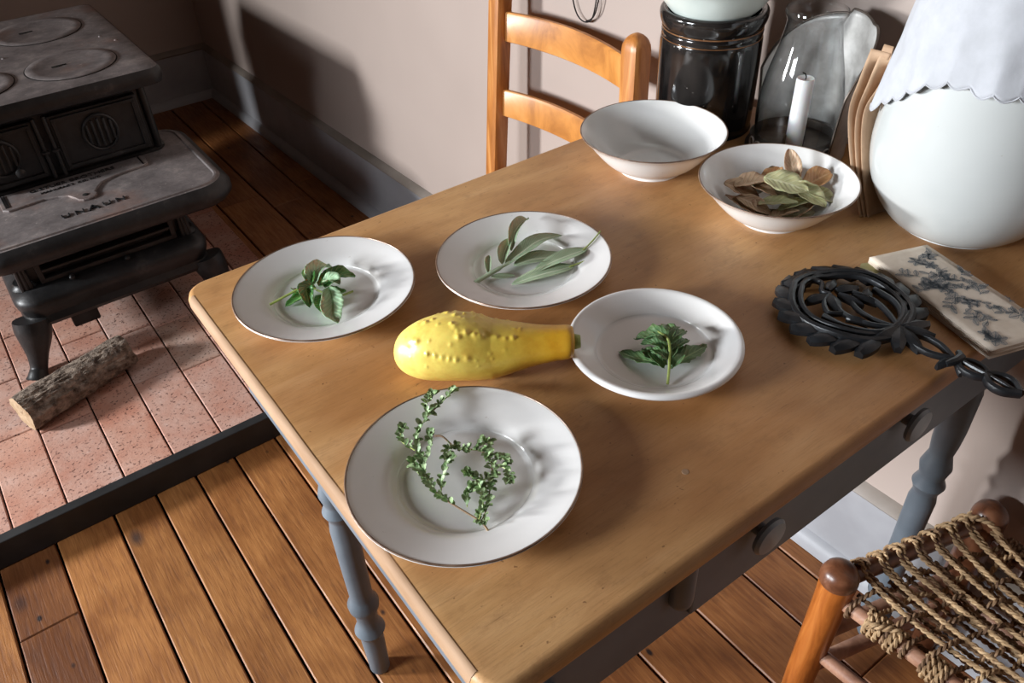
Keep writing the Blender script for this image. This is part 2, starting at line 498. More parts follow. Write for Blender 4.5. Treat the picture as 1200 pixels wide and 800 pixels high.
def rope(path, r=0.0035, pitch=0.018, sides=5, step=0.0022, strands=2):
    P = smoothpath(path, 10); d = [0]
    for i in range(1, len(P)): d.append(d[-1] + (P[i] - P[i - 1]).length)
    n = max(4, int(d[-1] / step)); g = G(); cen = []; j = 0
    for i in range(n + 1):
        s = d[-1] * i / n
        while j < len(d) - 2 and d[j + 1] < s: j += 1
        t = (s - d[j]) / max(d[j + 1] - d[j], 1e-9); cen.append(P[j].lerp(P[j + 1], min(t, 1)))
    fr = []; s0 = None
    for i in range(n + 1):
        dd = (cen[min(i + 1, n)] - cen[max(i - 1, 0)]).normalized()
        s0 = frame(dd)[0] if s0 is None else (s0 - dd * s0.dot(dd)).normalized()
        fr.append((s0, s0.cross(dd)))
    ph0 = random.random() * 6
    for k in range(strands):
        ph = 2 * pi * k / strands + ph0
        pts = [cen[i] + 0.52 * r * (fr[i][0] * cos(ph + 2 * pi * d[-1] * i / n / pitch) + fr[i][1] * sin(ph + 2 * pi * d[-1] * i / n / pitch)) for i in range(n + 1)]
        g.merge(tube(pts, r * 0.56, sides))
    return g


def text_mesh(txt, size, depth):
    cu = bpy.data.curves.new('t', 'FONT'); cu.body = txt; cu.size = size; cu.extrude = depth; cu.align_x = 'CENTER'; cu.align_y = 'CENTER'
    cu.resolution_u = 2
    o = bpy.data.objects.new('t', cu); col.objects.link(o)
    dg = bpy.context.evaluated_depsgraph_get(); me = bpy.data.meshes.new_from_object(o.evaluated_get(dg))
    g = G(); g.add([tuple(v.co) for v in me.vertices], [tuple(p.vertices) for p in me.polygons])
    bpy.data.objects.remove(o); bpy.data.curves.remove(cu); bpy.data.meshes.remove(me)
    return g


# ================================================================== SETTING
def wx(y): return 1.008 - 0.029 * y          # plaster face of the right-hand wall


FY = 3.378
# floor
fl = struct(make('floor', box(-2.3, 1.1, -1.4, 3.5, -0.06, -0.022), 'gap', smooth=False))
bounds = [-2.3, -2.17, -2.04, -1.92, -1.8, -1.68, -1.56, -1.44, -1.32, -1.21, -1.10, -0.99, -0.88, -0.775, -0.67, -0.575, -0.475, -0.375, -0.277, -0.172, -0.06, 0.026, 0.110, 0.196, 0.29, 0.385, 0.478, 0.569, 0.706, 0.827, 0.925, 1.06]
tints = [(1, .95, .9), (1.05, 1, 1), (.92, .88, .85), (1.0, .92, .84), (1.08, 1.03, 1.0), (.96, .9, .85)]
for i in range(len(bounds) - 1):
    x0, x1 = bounds[i] + 0.0022, bounds[i + 1] - 0.0022
    cuts = [-1.4, random.uniform(-.2, .3), random.uniform(2.2, 2.9), 3.42]
    if i == 18: cuts = [-1.4, 1.182, 2.4, 3.42]
    if i == 26: cuts = [-1.4, 0.3, 2.4, 3.42]
    for j in range(len(cuts) - 1):
        dz = random.uniform(-0.0012, 0.0012)
        g = chbox(x0, x1, cuts[j] + 0.0008, cuts[j + 1] - 0.0008, -0.021, dz, 0.0022)
        # dark edge on the sides, wood on top
        b = make('floorboard', g, 'floor', fl, smooth=False)
        t = random.choice(tints)
        if i == 18: t = (.55, .47, .50)
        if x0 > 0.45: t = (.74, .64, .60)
        b.color = (t[0], t[1], t[2], 1)

# walls
g = G(); g.add([(wx(-1), -1, 0), (wx(3.4), 3.4, 0), (wx(3.4), 3.4, 2.5), (wx(-1), -1, 2.5), (wx(-1) + .1, -1, 0), (wx(3.4) + .1, 3.4, 0), (wx(3.4) + .1, 3.4, 2.5), (wx(-1) + .1, -1, 2.5)],
               [(0, 1, 2, 3), (5, 4, 7, 6), (3, 2, 6, 7), (0, 4, 5, 1), (0, 3, 7, 4), (1, 5, 6, 2)])
struct(make('wall_right', g, 'wall', smooth=False))
struct(make('wall_back', box(-2.3, 0.95, FY, FY + 0.1, 0, 2.5), 'wall', smooth=False))
struct(make('wall_left', box(-2.42, -2.30, -1.5, 3.5, 0, 2.5), 'dimwall', smooth=False))
struct(make('wall_front', box(-2.4, 1.1, -1.5, -1.4, 0, 2.5), 'dimwall', smooth=False))
struct(make('ceiling', box(-2.4, 1.1, -1.5, 3.5, 2.5, 2.56), 'dimwall', smooth=False))
struct(make('added_light_block', box(-2.3, -0.10, 2.835, FY, 0, 2.5), 'wall', smooth=False))  # unseen block added to stop the low light reaching the back wall
# baseboards: board with a taupe cap and a quarter-round shoe
BH = 0.20
g = G()


def runprof(prof, a, b, nrm):
    """profile (out, z) swept from a to b; nrm points into the room"""
    g = G(); a = Vector(a); b = Vector(b); n = len(prof); nrm = Vector(nrm)
    vs = [a + nrm * o + Vector((0, 0, z)) for o, z in prof] + [b + nrm * o + Vector((0, 0, z)) for o, z in prof]
    g.add(vs, [(i, (i + 1) % n, n + (i + 1) % n, n + i) for i in range(n)] + [tuple(range(n)), tuple(reversed(range(n, 2 * n)))]); return g


nR = (-0.99958, -0.029, 0)
aR, bR = (wx(-1), -1, 0), (wx(FY), FY, 0)
board = [(0, 0), (0.016, 0), (0.016, BH - 0.012), (0, BH - 0.012)]
cap = [(0, BH - 0.012), (0.017, BH - 0.012), (0.021, BH - 0.006), (0.012, BH + 0.004), (0, BH + 0.008)]
shoe = [(0.016, 0.0), (0.036, 0.0), (0.034, 0.014), (0.026, 0.026), (0.016, 0.031)]
bb = struct(make('baseboard_right', runprof(board, aR, bR, nR), 'base', smooth=False))
make('cap_moulding', runprof(cap, aR, bR, nR), 'basetrim', bb)
make('shoe_moulding', runprof(shoe, aR, bR, nR), 'base', bb)
bb = struct(make('baseboard_back', runprof(board, (-1.6, FY, 0), (wx(FY), FY, 0), (0, -1, 0)), 'base', smooth=False))
make('cap_moulding', runprof(cap, (-1.6, FY, 0), (wx(FY), FY, 0), (0, -1, 0)), 'basetrim', bb)
make('shoe_moulding', runprof(shoe, (-1.6, FY, 0), (wx(FY), FY, 0), (0, -1, 0)), 'base', bb)

# hearth: pavers laid on the boards
HZ = 0.014
he = struct(make('hearth', box(-0.66, 0.545, 1.395, 2.95, 0.0015, 0.004), 'gap', smooth=False))
hb = [-0.655, -0.548, -0.442, -0.337, -0.231, -0.127, -0.012, 0.092, 0.199, 0.300, 0.382, 0.464, 0.545]
joint0 = [1.72, 1.60, 1.75, 1.62, 1.73, 1.70, 1.79, 1.735, 1.71, 1.80, 1.66, 1.78]
for i in range(len(hb) - 1):
    x0, x1 = hb[i] + 0.0016, hb[i + 1] - 0.0016
    ys = [1.3955, joint0[i]]
    while ys[-1] < 2.9: ys.append(min(ys[-1] + 0.215, 2.95))
    for j in range(len(ys) - 1):
        if ys[j + 1] - ys[j] < .04: continue
        b = make('paver', chbox(x0, x1, ys[j] + 0.0014, ys[j + 1] - 0.0014, 0.004, HZ + random.uniform(-.001, .001), 0.002), 'brick', he, smooth=False)
        t = random.choice([(1, .96, .94), (.98, .9, .86), (1.0, .86, .78), (.94, .93, .92)])
        if i in (8,) and j == 1: t = (.86, .88, .84)
        if i == 11: t = (.62, .5, .45)
        b.color = (t[0], t[1], t[2], 1)
g = box(-0.70, 0.56, 1.370, 1.393, 0.0, 0.064)
tag(make('hearth_fender', g, 'fender', origin=(0, 1.37, 0), smooth=False, bevel=0.002), 'long low black metal strip edging the brick hearth in front of the stove', 'fender')

# ================================================================== STOVE
st = thing('cooking_stove', (0.19, 2.3, HZ), 'old black cast iron cooking stove on short curved legs standing on the brick hearth', 'stove')
# base rail with ogee edge
make('base_rail', mould(-0.062, 0.402, 1.925, 2.80, 0.05, [(0.03, 0.118), (0.012, 0.122), (0.004, 0.134), (0.010, 0.150), (0.002, 0.172), (0.0, 0.186), (0.006, 0.198), (0.022, 0.206), (0.03, 0.212)], 8), 'iron', st)
# lower (ash) body with a framed front panel
make('ash_body', mould(-0.030, 0.368, 1.985, 2.78, 0.025, [(0, 0.20), (0, 0.315)], 5), 'iron', st)
fr = make('front_frame', box(0.010, 0.335, 1.966, 1.987, 0.213, 0.226).merge(box(0.010, 0.335, 1.962, 1.987, 0.302, 0.314)).merge(box(0.010, 0.022, 1.966, 1.987, 0.22, 0.31)).merge(box(0.323, 0.335, 1.966, 1.987, 0.22, 0.31)), 'iron', st, smooth=False, bevel=0.002)
make('ledge', box(0.022, 0.323, 1.958, 1.987, 0.246, 0.254), 'iron', st, smooth=False, bevel=0.002)
for i, ch in enumerate('WAIYI'):
    t = text_mesh(ch, 0.032, 0.003)
    t.xf(Matrix.Translation((0.048 + i * 0.052, 1.984, 0.277)) @ Matrix.Rotation(rad(90), 4, 'X'))
    make('raised_letter', t, 'iron', st, smooth=False)
for x in (0.075, 0.205):   # little catches on the rail behind the front lip
    make('catch', lathe([(0.0065, 0), (0.007, 0.005), (0.003, 0.010), (0.0005, 0.011)], (x, 1.952, 0.212), 12), 'iron', st)
# reeded corner columns of the lower body
for cx in (-0.022, 0.36):
    g = G()
    for k in range(3):
        a = rad(250 + k * 20) if cx > 0 else rad(290 - k * 20)
        g.merge(tube([(cx + 0.026 * cos(a), 2.0 + 0.03 * sin(a), 0.21), (cx + 0.022 * cos(a), 2.0 + 0.026 * sin(a), 0.26), (cx + 0.028 * cos(a), 2.0 + 0.032 * sin(a), 0.312)], [0.006, 0.0045, 0.007], 8))
    g.merge(lathe([(0.030, 0.0), (0.033, 0.004), (0.026, 0.010), (0.024, 0.016)], (cx, 2.0, 0.206), 20))
    g.merge(lathe([(0.024, 0.0), (0.030, 0.006), (0.033, 0.012)], (cx, 2.0, 0.300), 20))
    make('corner_column', g, 'iron', st)
for k in range(6):
    make('side_rib', tube([(-0.034, 2.06 + k * .11, 0.215), (-0.036, 2.06 + k * .11, 0.31)], 0.006, 6), 'iron', st)
make('draft_tab', mould(0.035, 0.098, 1.945, 1.957, 0.004, [(0.002, 0.086), (0, 0.09), (0, 0.124), (0.002, 0.126)], 3), 'iron', st)
# legs: cast, swelling at the knee and flaring at the foot
for lx, ly, sx, sy in ((-0.045, 1.955, -1, -1), (0.385, 1.955, 1, -1), (-0.045, 2.76, -1, 1), (0.385, 2.76, 1, 1)):
    P = [(lx, ly, 0.145), (lx + .004 * sx, ly + .006 * sy, 0.120), (lx + .010 * sx, ly + .014 * sy, 0.095), (lx + .020 * sx, ly + .026 * sy, 0.062), (lx + .030 * sx, ly + .036 * sy, 0.034), (lx + .038 * sx, ly + .046 * sy, 0.022), (lx + .042 * sx, ly + .05 * sy, HZ)]
    g = tube(smoothpath(P, 5), [0.036 + (0.0) for _ in range(31)], 16)
    # taper by height
    R = smoothpath([(0.040, 0, 0), (0.041, 0, 0), (0.035, 0, 0), (0.024, 0, 0), (0.0195, 0, 0), (0.022, 0, 0), (0.027, 0, 0)], 5)
    g = tube(smoothpath(P, 5), [v.x for v in R], 16)
    g.merge(tube(smoothpath([(lx - .03 * sx, ly + .008 * sy, 0.128), (lx - .020 * sx, ly + .008 * sy, 0.105), (lx - .006 * sx, ly + .012 * sy, 0.085), (lx + .012 * sx, ly + .018 * sy, 0.075)], 5), [0.010] * 16, 8))
    make('leg', g, 'iron', st)
# hearth plate (projecting shelf)
hp = make('hearth_plate', mould(-0.112, 0.500, 1.882, 2.335, 0.085, [(0.035, 0.300), (0.010, 0.304), (0.0, 0.316), (0.0, 0.332), (0.008, 0.346), (0.020, 0.353), (0.026, 0.3535), (0.028, 0.357), (0.033, 0.3575), (0.036, 0.3545), (0.10, 0.3545)], 12, 0), 'irontop', st)
g = mould(-0.112, 0.500, 1.882, 2.335, 0.085, [(0.036, 0.299), (0.0095, 0.3035), (-0.0005, 0.3158), (-0.0005, 0.3322), (0.0076, 0.3464), (0.0195, 0.3536)], 12)
g.f = g.f[:-1]; g.mi = g.mi[:-1]
make('plate_rim', g, 'iron', st)
# slide damper plate lying on the hearth plate, with a lobe and a hole
ol = [(0.004, 2.170), (0.350, 2.170), (0.356, 2.160), (0.352, 2.118), (0.342, 2.108), (0.300, 2.106), (0.262, 2.100), (0.230, 2.088), (0.214, 2.068), (0.203, 2.046)]
ol += [(0.182 + 0.024 * cos(rad(a)), 2.040 + 0.022 * sin(rad(a))) for a in (0, -30, -60, -90, -120, -150, -180)]
ol += [(0.146, 2.066), (0.125, 2.078), (0.095, 2.088), (0.05, 2.084), (0.016, 2.082), (0.004, 2.092)]
dp = make('damper_plate', prism(list(reversed(ol)), 0.3540, 0.3600), 'irontop', st, smooth=False, bevel=0.0015)
make('hole', lathe([(0.006, 0), (0.0072, 0.0008), (0.006, 0.0016)], (0.180, 2.042, 0.3602), 16), 'gap', dp)  # solid dark disc, the shade of an opening painted in
for yy, txt, sz in ((2.143, 'G.STUER BROTHERS', 0.0225), (2.118, 'MANUFACT. CO. N.Y.', 0.0145)):
    t = text_mesh(txt, sz, 0.0009); t.xf(Matrix.Translation((0.175 if sz > .02 else 0.165, yy, 0.3607)))
    make('raised_lettering', t, 'iron', dp, smooth=False)
for k in (0, 1):
    make('end_rib', box(0.012 + k * .327, 0.015 + k * .327, 2.095 + k * .02, 2.165, 0.3600, 0.3618).merge(box(0.018 + k * .321, 0.021 + k * .321, 2.095 + k * .02, 2.165, 0.3600, 0.3618)), 'iron', dp, smooth=False)
for i, ch in enumerate(['U', 'N', 'A', 'U', 'N']):
    x = 0.118 + i * 0.031
    t = text_mesh(ch, 0.027 if ch != 'A' else 0.034, 0.0016); t.xf(Matrix.Translation((x, 1.972, 0.3560)) @ Matrix.Scale(1.15, 4, (1, 0, 0)))
    make('raised_letter', t, 'iron', hp, smooth=False)
# upper body
make('oven_body', mould(-0.055, 0.418, 2.185, 2.79, 0.028, [(0.0, 0.300), (0, 0.362), (0, 0.548)], 6), 'iron', st)
make('plinth_bead', mould(-0.060, 0.423, 2.178, 2.795, 0.03, [(0.004, 0.353), (0, 0.356), (0, 0.363), (0.005, 0.367)], 6), 'iron', st)
for x0, x1, kind in ((-0.02, 0.140, 0), (0.172, 0.385, 1)):
    d = make('door', mould(x0, x1, 2.165, 2.188, 0.004, [(0.0, 0.376), (0, 0.516)], 3), 'iron', st, smooth=False, bevel=0.003)
    f = box(x0 + .008, x1 - .008, 2.158, 2.167, 0.382, 0.390).merge(box(x0 + .008, x1 - .008, 2.158, 2.167, 0.502, 0.510)).merge(box(x0 + .008, x0 + .016, 2.158, 2.167, 0.386, 0.506)).merge(box(x1 - .016, x1 - .008, 2.158, 2.167, 0.386, 0.506))
    make('door_frame', f, 'iron', d, smooth=False, bevel=0.001)
    cx, cz = (x0 + x1) / 2 - (0 if kind else 0.012), 0.450
    ring = [(cx + 0.040 * cos(a), 2.160, cz + 0.044 * sin(a)) for a in [2 * pi * k / 28 for k in range(28)]]
    make('medallion', tube(ring, 0.0035, 6, closed=True), 'iron', d)
    for k in (-2, -1, 0, 1, 2):
        h = 0.034 * math.sqrt(max(1 - (k * .014 / .04) ** 2, 0.1))
        make('grille_bar', tube([(cx + k * .014, 2.160, cz - h), (cx + k * .014, 2.157, cz), (cx + k * .014, 2.160, cz + h)], 0.0032, 6), 'iron', d)
    hx = x1 + .004 if kind == 0 else x0 - .004
    make('hinge_column', tube([(hx, 2.160, 0.372), (hx, 2.160, 0.522)], 0.0048, 8).merge(lathe([(0.004, 0), (0.0095, 0.003), (0.0095, 0.008), (0.004, 0.011)], (hx, 2.160, 0.432), 12)), 'iron', d)
make('door_knob', lathe([(0.004, 0), (0.004, 0.010), (0.011, 0.014), (0.011, 0.018), (0.004, 0.023)], (0, 0, 0), 14).xf(Matrix.Translation((0.075, 2.157, 0.413)) @ Matrix.Rotation(rad(90), 4, 'X')), 'iron', st)
for x in (0.404,):
    make('corner_column', tube([(x, 2.186, 0.366), (x, 2.184, 0.54)], 0.010, 10), 'iron', st)
# top plate and lids
tp = make('top_plate', mould(-0.105, 0.462, 2.128, 2.815, 0.035, [(0.024, 0.532), (0.004, 0.540), (0.0, 0.552), (0.0, 0.566), (0.006, 0.577), (0.016, 0.5800), (0.06, 0.5800)], 8), 'irontop', st)
g = mould(-0.105, 0.462, 2.128, 2.815, 0.035, [(0.025, 0.531), (0.0035, 0.5395), (-0.0005, 0.552), (-0.0005, 0.5662), (0.0054, 0.5775)], 8); g.f = g.f[:-1]; g.mi = g.mi[:-1]
make('plate_rim', g, 'iron', st)
for cx, cy, r in ((0.286, 2.292, 0.106), (0.276, 2.628, 0.113), (0.052, 2.292, 0.100), (0.045, 2.628, 0.106)):
    make('lid_gap', lathe([(r + 0.003, 0), (r + 0.003, 0.0007), (r - .002, 0.0008)], (cx, cy, 0.5799), 56), 'gap', tp)
    lid = make('lid', lathe([(r - .001, 0.0005), (r, 0.0018), (r - .002, 0.0032), (r - .02, 0.0036), (r - .022, 0.0030), (0.004, 0.0030)], (cx, cy, 0.5799), 56), 'irontop', st)
    make('lifter_slot', box(cx - .045, cx - .026, cy - .006, cy + .006, 0.5835, 0.5841).merge(box(cx - .034, cx - .010, cy - .001, cy + .003, 0.5835, 0.5848)), 'gap', lid, smooth=False)  # dark raised pieces in place of the shade inside a slot
for x, y in ((0.16, 2.46), (0.40, 2.46), (0.425, 2.40)):
    make('rivet', lathe([(0.005, 0), (0.004, 0.002), (0.0006, 0.003)], (x, y, 0.580), 10), 'irontop', tp)

# firewood log
def log():
    a = Vector((-0.140, 1.735, 0.0)); b = Vector((0.112, 1.822, 0.0)); d = b - a; L = d.length; d.normalize(); s = Vector((-d.y, d.x, 0)); up = Vector((0, 0, 1))
    nu, nv = 110, 150; vs = []; fs = []; mi = []
    for j in range(nv + 1):
        t = j / nv
        for i in range(nu):
            an = 2 * pi * i / nu; r = 0.0425 + 0.002 * sin(2 * an + 3 * t)
            p = Vector((cos(an) * 2.0, sin(an) * 2.0, t * 5))
            n1 = noise.fractal(p * Vector((1, 1, .8)).x, 1.0, 2.1, 5)
            n2 = noise.noise(Vector((cos(an) * 7, sin(an) * 7, t * 11)))
            n3 = abs(noise.noise(Vector((cos(an) * 14, sin(an) * 14, t * 24))))
            r += 0.0030 * n1 + 0.0030 * n2 - 0.0035 * n3
            if t > .9: r *= 1 - .10 * (t - .9) / .1 * (0.5 + 0.5 * sin(an * 3))
            q = a + d * (L * t + 0.006 * noise.noise(Vector((cos(an), sin(an), t))) * (1 if t in (0.0, 1.0) else 0.2)) + s * (r * cos(an)) + up * (0.042 + HZ + r * sin(an))
            if q.z < HZ + .001: q.z = HZ + .001
            vs.append(q)
    for j in range(nv):
        for i in range(nu):
            k = (i + 1) % nu; fs.append((j * nu + i, j * nu + k, (j + 1) * nu + k, (j + 1) * nu + i))
    g = G(); g.add(vs, fs)
    o = thing('firewood_log', tuple(a + d * L / 2 + up * HZ), 'rough barked firewood log lying on the bricks by the front leg of the stove', 'log')
    make('bark', g, 'bark', o)
    for e, sg in ((0, -1), (nv, 1)):
        ring = vs[e * nu:(e + 1) * nu]; c = sum(ring, Vector()) / nu + d * sg * 0.001
        v2 = [c]; f2 = []
        for m in range(1, 5):
            for i in range(nu):
                v2.append(c.lerp(ring[i], m / 4) + d * sg * (0.0015 * (1 - m / 4) + 0.0012 * noise.noise(ring[i] * 90 * m)))
        for i in range(nu): f2.append((0, 1 + i, 1 + (i + 1) % nu))
        for m in range(3):
            for i in range(nu):
                k = (i + 1) % nu; f2.append((1 + m * nu + i, 1 + (m + 1) * nu + i, 1 + (m + 1) * nu + k, 1 + m * nu + k))
        h = G(); h.add(v2, f2); make('cut_end', h, 'cutwood', o)


log()

# ================================================================== TABLE
TZ = 0.78
X0, X1, Y0, Y1 = 0.126, 0.962, 0.229, 0.827
tb = thing('kitchen_table', (0.545, 0.53, 0), 'wooden kitchen table with a worn tan top and blue-grey painted apron and turned legs', 'table')
make('tabletop', mould(X0, X1, Y0, Y1, 0.026, [(0.006, TZ - .022), (0.0015, TZ - .019), (0, TZ - .014), (0, TZ - .008), (0.002, TZ - .003), (0.0055, TZ - .0004), (0.008, TZ)], 8), 'table', tb)
# rounded strip along the left end; lit peach rim tone put into its colour
g = G(); prof = [(0.006, TZ - .0222), (0.0012, TZ - .0192), (-0.0003, TZ - .014), (-0.0003, TZ - .008), (0.0018, TZ - .0027), (0.0052, TZ + .0001), (0.0065, TZ + .0002)]
vs = []
ys = [Y0 + 0.026 + (Y1 - Y0 - 0.052) * k / 40 for k in range(41)]
for y in ys:
    w = 0.0012 * noise.noise(Vector((y * 9, 0, 0)))
    for k, (i, z) in enumerate(prof): vs.append((X0 + i + (w if k == 6 else 0), y, z))
n = len(prof); g.add(vs, [(j * n + k, j * n + k + 1, (j + 1) * n + k + 1, (j + 1) * n + k) for j in range(40) for k in range(n - 1)])
make('worn_lit_edge', g, 'tablerim', tb)
make('paint_spot', lathe([(0.0031, 0), (0.0028, 0.0003), (0.0004, 0.0004)], (0.365, 0.294, TZ), 18), 'tablerim', tb)
AZ0, AZ1 = 0.622, TZ - .021
FYa = 0.261
make('apron', box(0.157, 0.932, FYa, FYa + .018, AZ0, AZ1), 'blue', tb, smooth=False, bevel=0.002)
make('apron', box(0.155, 0.172, FYa + .018, 0.79, AZ0 + .01, AZ1), 'blue', tb, smooth=False, bevel=0.002)
make('apron', box(0.162, 0.932, 0.772, 0.79, AZ0 + .01, AZ1), 'blue', tb, smooth=False, bevel=0.002)
make('apron', box(0.914, 0.932, FYa + .018, 0.772, AZ0, AZ1), 'blue', tb, smooth=False, bevel=0.002)
dr = make('drawer', box(0.352, 0.845, FYa - .0045, FYa + .002, AZ0 + .010, AZ1 - .008), 'blue', tb, smooth=False, bevel=0.002)
kn = [(0.0065, 0), (0.0065, 0.006), (0.009, 0.008), (0.0185, 0.011), (0.0195, 0.0145), (0.017, 0.0175), (0.006, 0.0190)]
for x in (0.426, 0.645):
    make('knob', lathe(kn, (0, 0, 0), 28).xf(Matrix.Translation((x, FYa - .004, 0.699)) @ Matrix.Rotation(rad(90), 4, 'X')), 'bluelight', dr)
lt = lathe([(0.0005, -0.040), (0.007, -0.0385), (0.0105, -0.034), (0.0115, -0.028), (0.0115, 0.035)], (0, 0, 0), 20)
make('turn_button', lt.xf(Matrix.Translation((0.336, FYa - .003, 0.703))), 'blue', tb)
make('turn_button', lathe([(0.004, 0), (0.004, 0.008), (0.012, 0.012), (0.012, 0.016), (0.004, 0.02)], (0, 0, 0), 16).xf(Matrix.Translation((0.199, FYa, 0.675)) @ Matrix.Rotation(rad(90), 4, 'X')), 'blue', tb)


def leg(x, y, za, zb, tilt=(0, 0), up=0.0):
    """turned leg; za, zb heights of the two rings of the ankle"""
    p = [(0.0150, 0.0), (0.0165, 0.004), (0.0185, za - .030), (0.0175, za - .016), (0.0195, za - .012), (0.0245, za), (0.0195, za + .012), (0.0165, za + .018), (0.0175, zb - .02), (0.0235, zb - .006), (0.0245, zb + .004), (0.0195, zb + .016), (0.0175, zb + .022),
         (0.0178, zb + .04), (0.0188, 0.30), (0.0192, 0.345), (0.0165, 0.362), (0.0175, 0.366), (0.0225, 0.380), (0.0170, 0.394), (0.0180, 0.400), (0.0215, 0.416), (0.0175, 0.432), (0.0155, 0.440), (0.0180, 0.462), (0.0195, 0.490), (0.0195, 0.556), (0.0175, 0.566), (0.0220, 0.576), (0.0180, 0.588), (0.0180, 0.60)]
    p = [(r, z + up * min(1, max(0, (z - .28) / .08)) * min(1, (.6 - z) / .12)) for r, z in p]
    g = lathe(p, (0, 0, 0), 32)
    g.merge(mould(-0.022, 0.022, -0.022, 0.022, 0.004, [(0.004, 0.598), (0, 0.602), (0, AZ1)], 2))
    g.v = [Vector((v.x + x + tilt[0] * (0.6 - v.z), v.y + y + tilt[1] * (0.6 - v.z), v.z)) for v in g.v]
    return g


make('leg', leg(0.211, 0.752, 0.118, 0.185, (0.0, 0), 0.03), 'blue', tb)
make('leg', leg(0.905, 0.300, 0.070, 0.122), 'blue', tb)
make('leg', leg(0.190, 0.300, 0.118, 0.185), 'blue', tb)
make('leg', leg(0.900, 0.742, 0.118, 0.185), 'blue', tb)

# ================================================================== BACK CHAIR
ch = thing('ladderback_chair', (0.72, 1.14, 0), 'golden oak ladder-back chair standing against the wall behind the table', 'chair')


def post(b, t, w0, w1, name='back_post'):
    b = Vector(b); t = Vector(t); n = 26; g = G(); vs = []; d = t - b; m = 16
    for j in range(n + 1):
        s = j / n; c = b + d * s; w = w0 + (w1 - w0) * min(1, s * 1.2); 
        e = (1 - s) * d.length
        if e < w * .5: w = 2 * math.sqrt(max((w * .5) ** 2 - (w * .5 - e) ** 2, 1e-7)) + 0.003
        for k in range(m):
            a = 2 * pi * k / m + pi / m; ca, sa = cos(a), sin(a); q = (abs(ca) ** 4 + abs(sa) ** 4) ** -0.25
            vs.append(c + Vector((ca * q * w / 2, sa * q * w / 2, 0)))
    ss = G(); ss.add(vs, [(j * m + k, j * m + (k + 1) % m, (j + 1) * m + (k + 1) % m, (j + 1) * m + k) for j in range(n) for k in range(m)] + [tuple(reversed(range(m))), tuple(n * m + k for k in range(m))])
    return ss


PL0, PL1 = Vector((0.872, 1.362, 0)), Vector((0.912, 1.300, 0.93))
PR0, PR1 = Vector((0.872, 0.905, 0)), Vector((0.912, 0.944, 0.846))
# end of posts densified near the top for a round head
def post2(b, t, w, h=0.042):
    b = Vector(b); t = Vector(t); L = (t - b).length; d = (t - b) / L; zs = [0, L * .25, L * .5, L * .75] + [L - h * .5 * (1 - sin(a)) for a in [0, .3, .6, .85, 1.05, 1.2, 1.35, 1.5]]
    m = 24; vs = []
    for s in zs:
        e = L - s; k = 1.0 if e >= h * .5 else math.sqrt(max(1 - (1 - e / (h * .5)) ** 2, 0.0004))
        for q in range(m):
            a = 2 * pi * q / m; ca, sa = cos(a), sin(a); f = (abs(ca) ** 5 + abs(sa) ** 5) ** -0.2
            vs.append(b + d * s + Vector((ca * f * w / 2 * k, sa * f * w / 2 * k, 0)))
    n = len(zs) - 1; g = G()
    g.add(vs, [(j * m + q, j * m + (q + 1) % m, (j + 1) * m + (q + 1) % m, (j + 1) * m + q) for j in range(n) for q in range(m)] + [tuple(reversed(range(m))), tuple(n * m + q for q in range(m))]); return g


make('back_post', post2(PL0, PL1, 0.036), 'oakv', ch)
make('back_post', post2(PR0, PR1, 0.038, 0.05), 'oakv', ch)


def slat(z0, z1, bow=0.028):
    n = 16; vs = []
    for j in range(n + 1):
        t = j / n
        a = PL0.lerp(PL1, (z0 + z1) / 2 / 0.93); b = PR0.lerp(PR1, (z0 + z1) / 2 / 0.852)
        c = a.lerp(b, t); bw = bow * (1 - (2 * t - 1) ** 2); cz = 0.004 * (1 - (2 * t - 1) ** 2)
        for dx, z in ((-.0055, z0 + .002), (-.0055, z1 - .002), (-.003, z1 + cz), (.003, z1 + cz), (.0055, z1 - .002), (.0055, z0 + .002), (.003, z0), (-.003, z0)):
            vs.append((c.x + bw + dx, c.y, z))
    g = G(); g.add(vs, [(j * 8 + k, j * 8 + (k + 1) % 8, (j + 1) * 8 + (k + 1) % 8, (j + 1) * 8 + k) for j in range(n) for k in range(8)]); return g


make('slat', slat(0.744, 0.799), 'oak', ch)
make('slat', slat(0.593, 0.648), 'oak', ch)
make('seat', mould(0.50, 0.90, 0.93, 1.34, 0.03, [(0.004, 0.408), (0, 0.413), (0, 0.424), (0.005, 0.430)], 5), 'oak', ch)
for x, y in ((0.53, 0.955), (0.53, 1.315)):
    make('leg', tube([(x, y, 0), (x, y, 0.412)], [0.015, 0.019], 14), 'oakv', ch)
for a, b in (((0.53, 0.955, .2), (0.53, 1.315, .2)), ((0.53, 0.955, .16), (0.878, 0.912, .16)), ((0.53, 1.315, .16), (0.878, 1.352, .16)), ((0.878, 0.912, .24), (0.878, 1.35, .24))):
    make('stretcher', tube([a, b], 0.010, 10), 'oakv', ch)

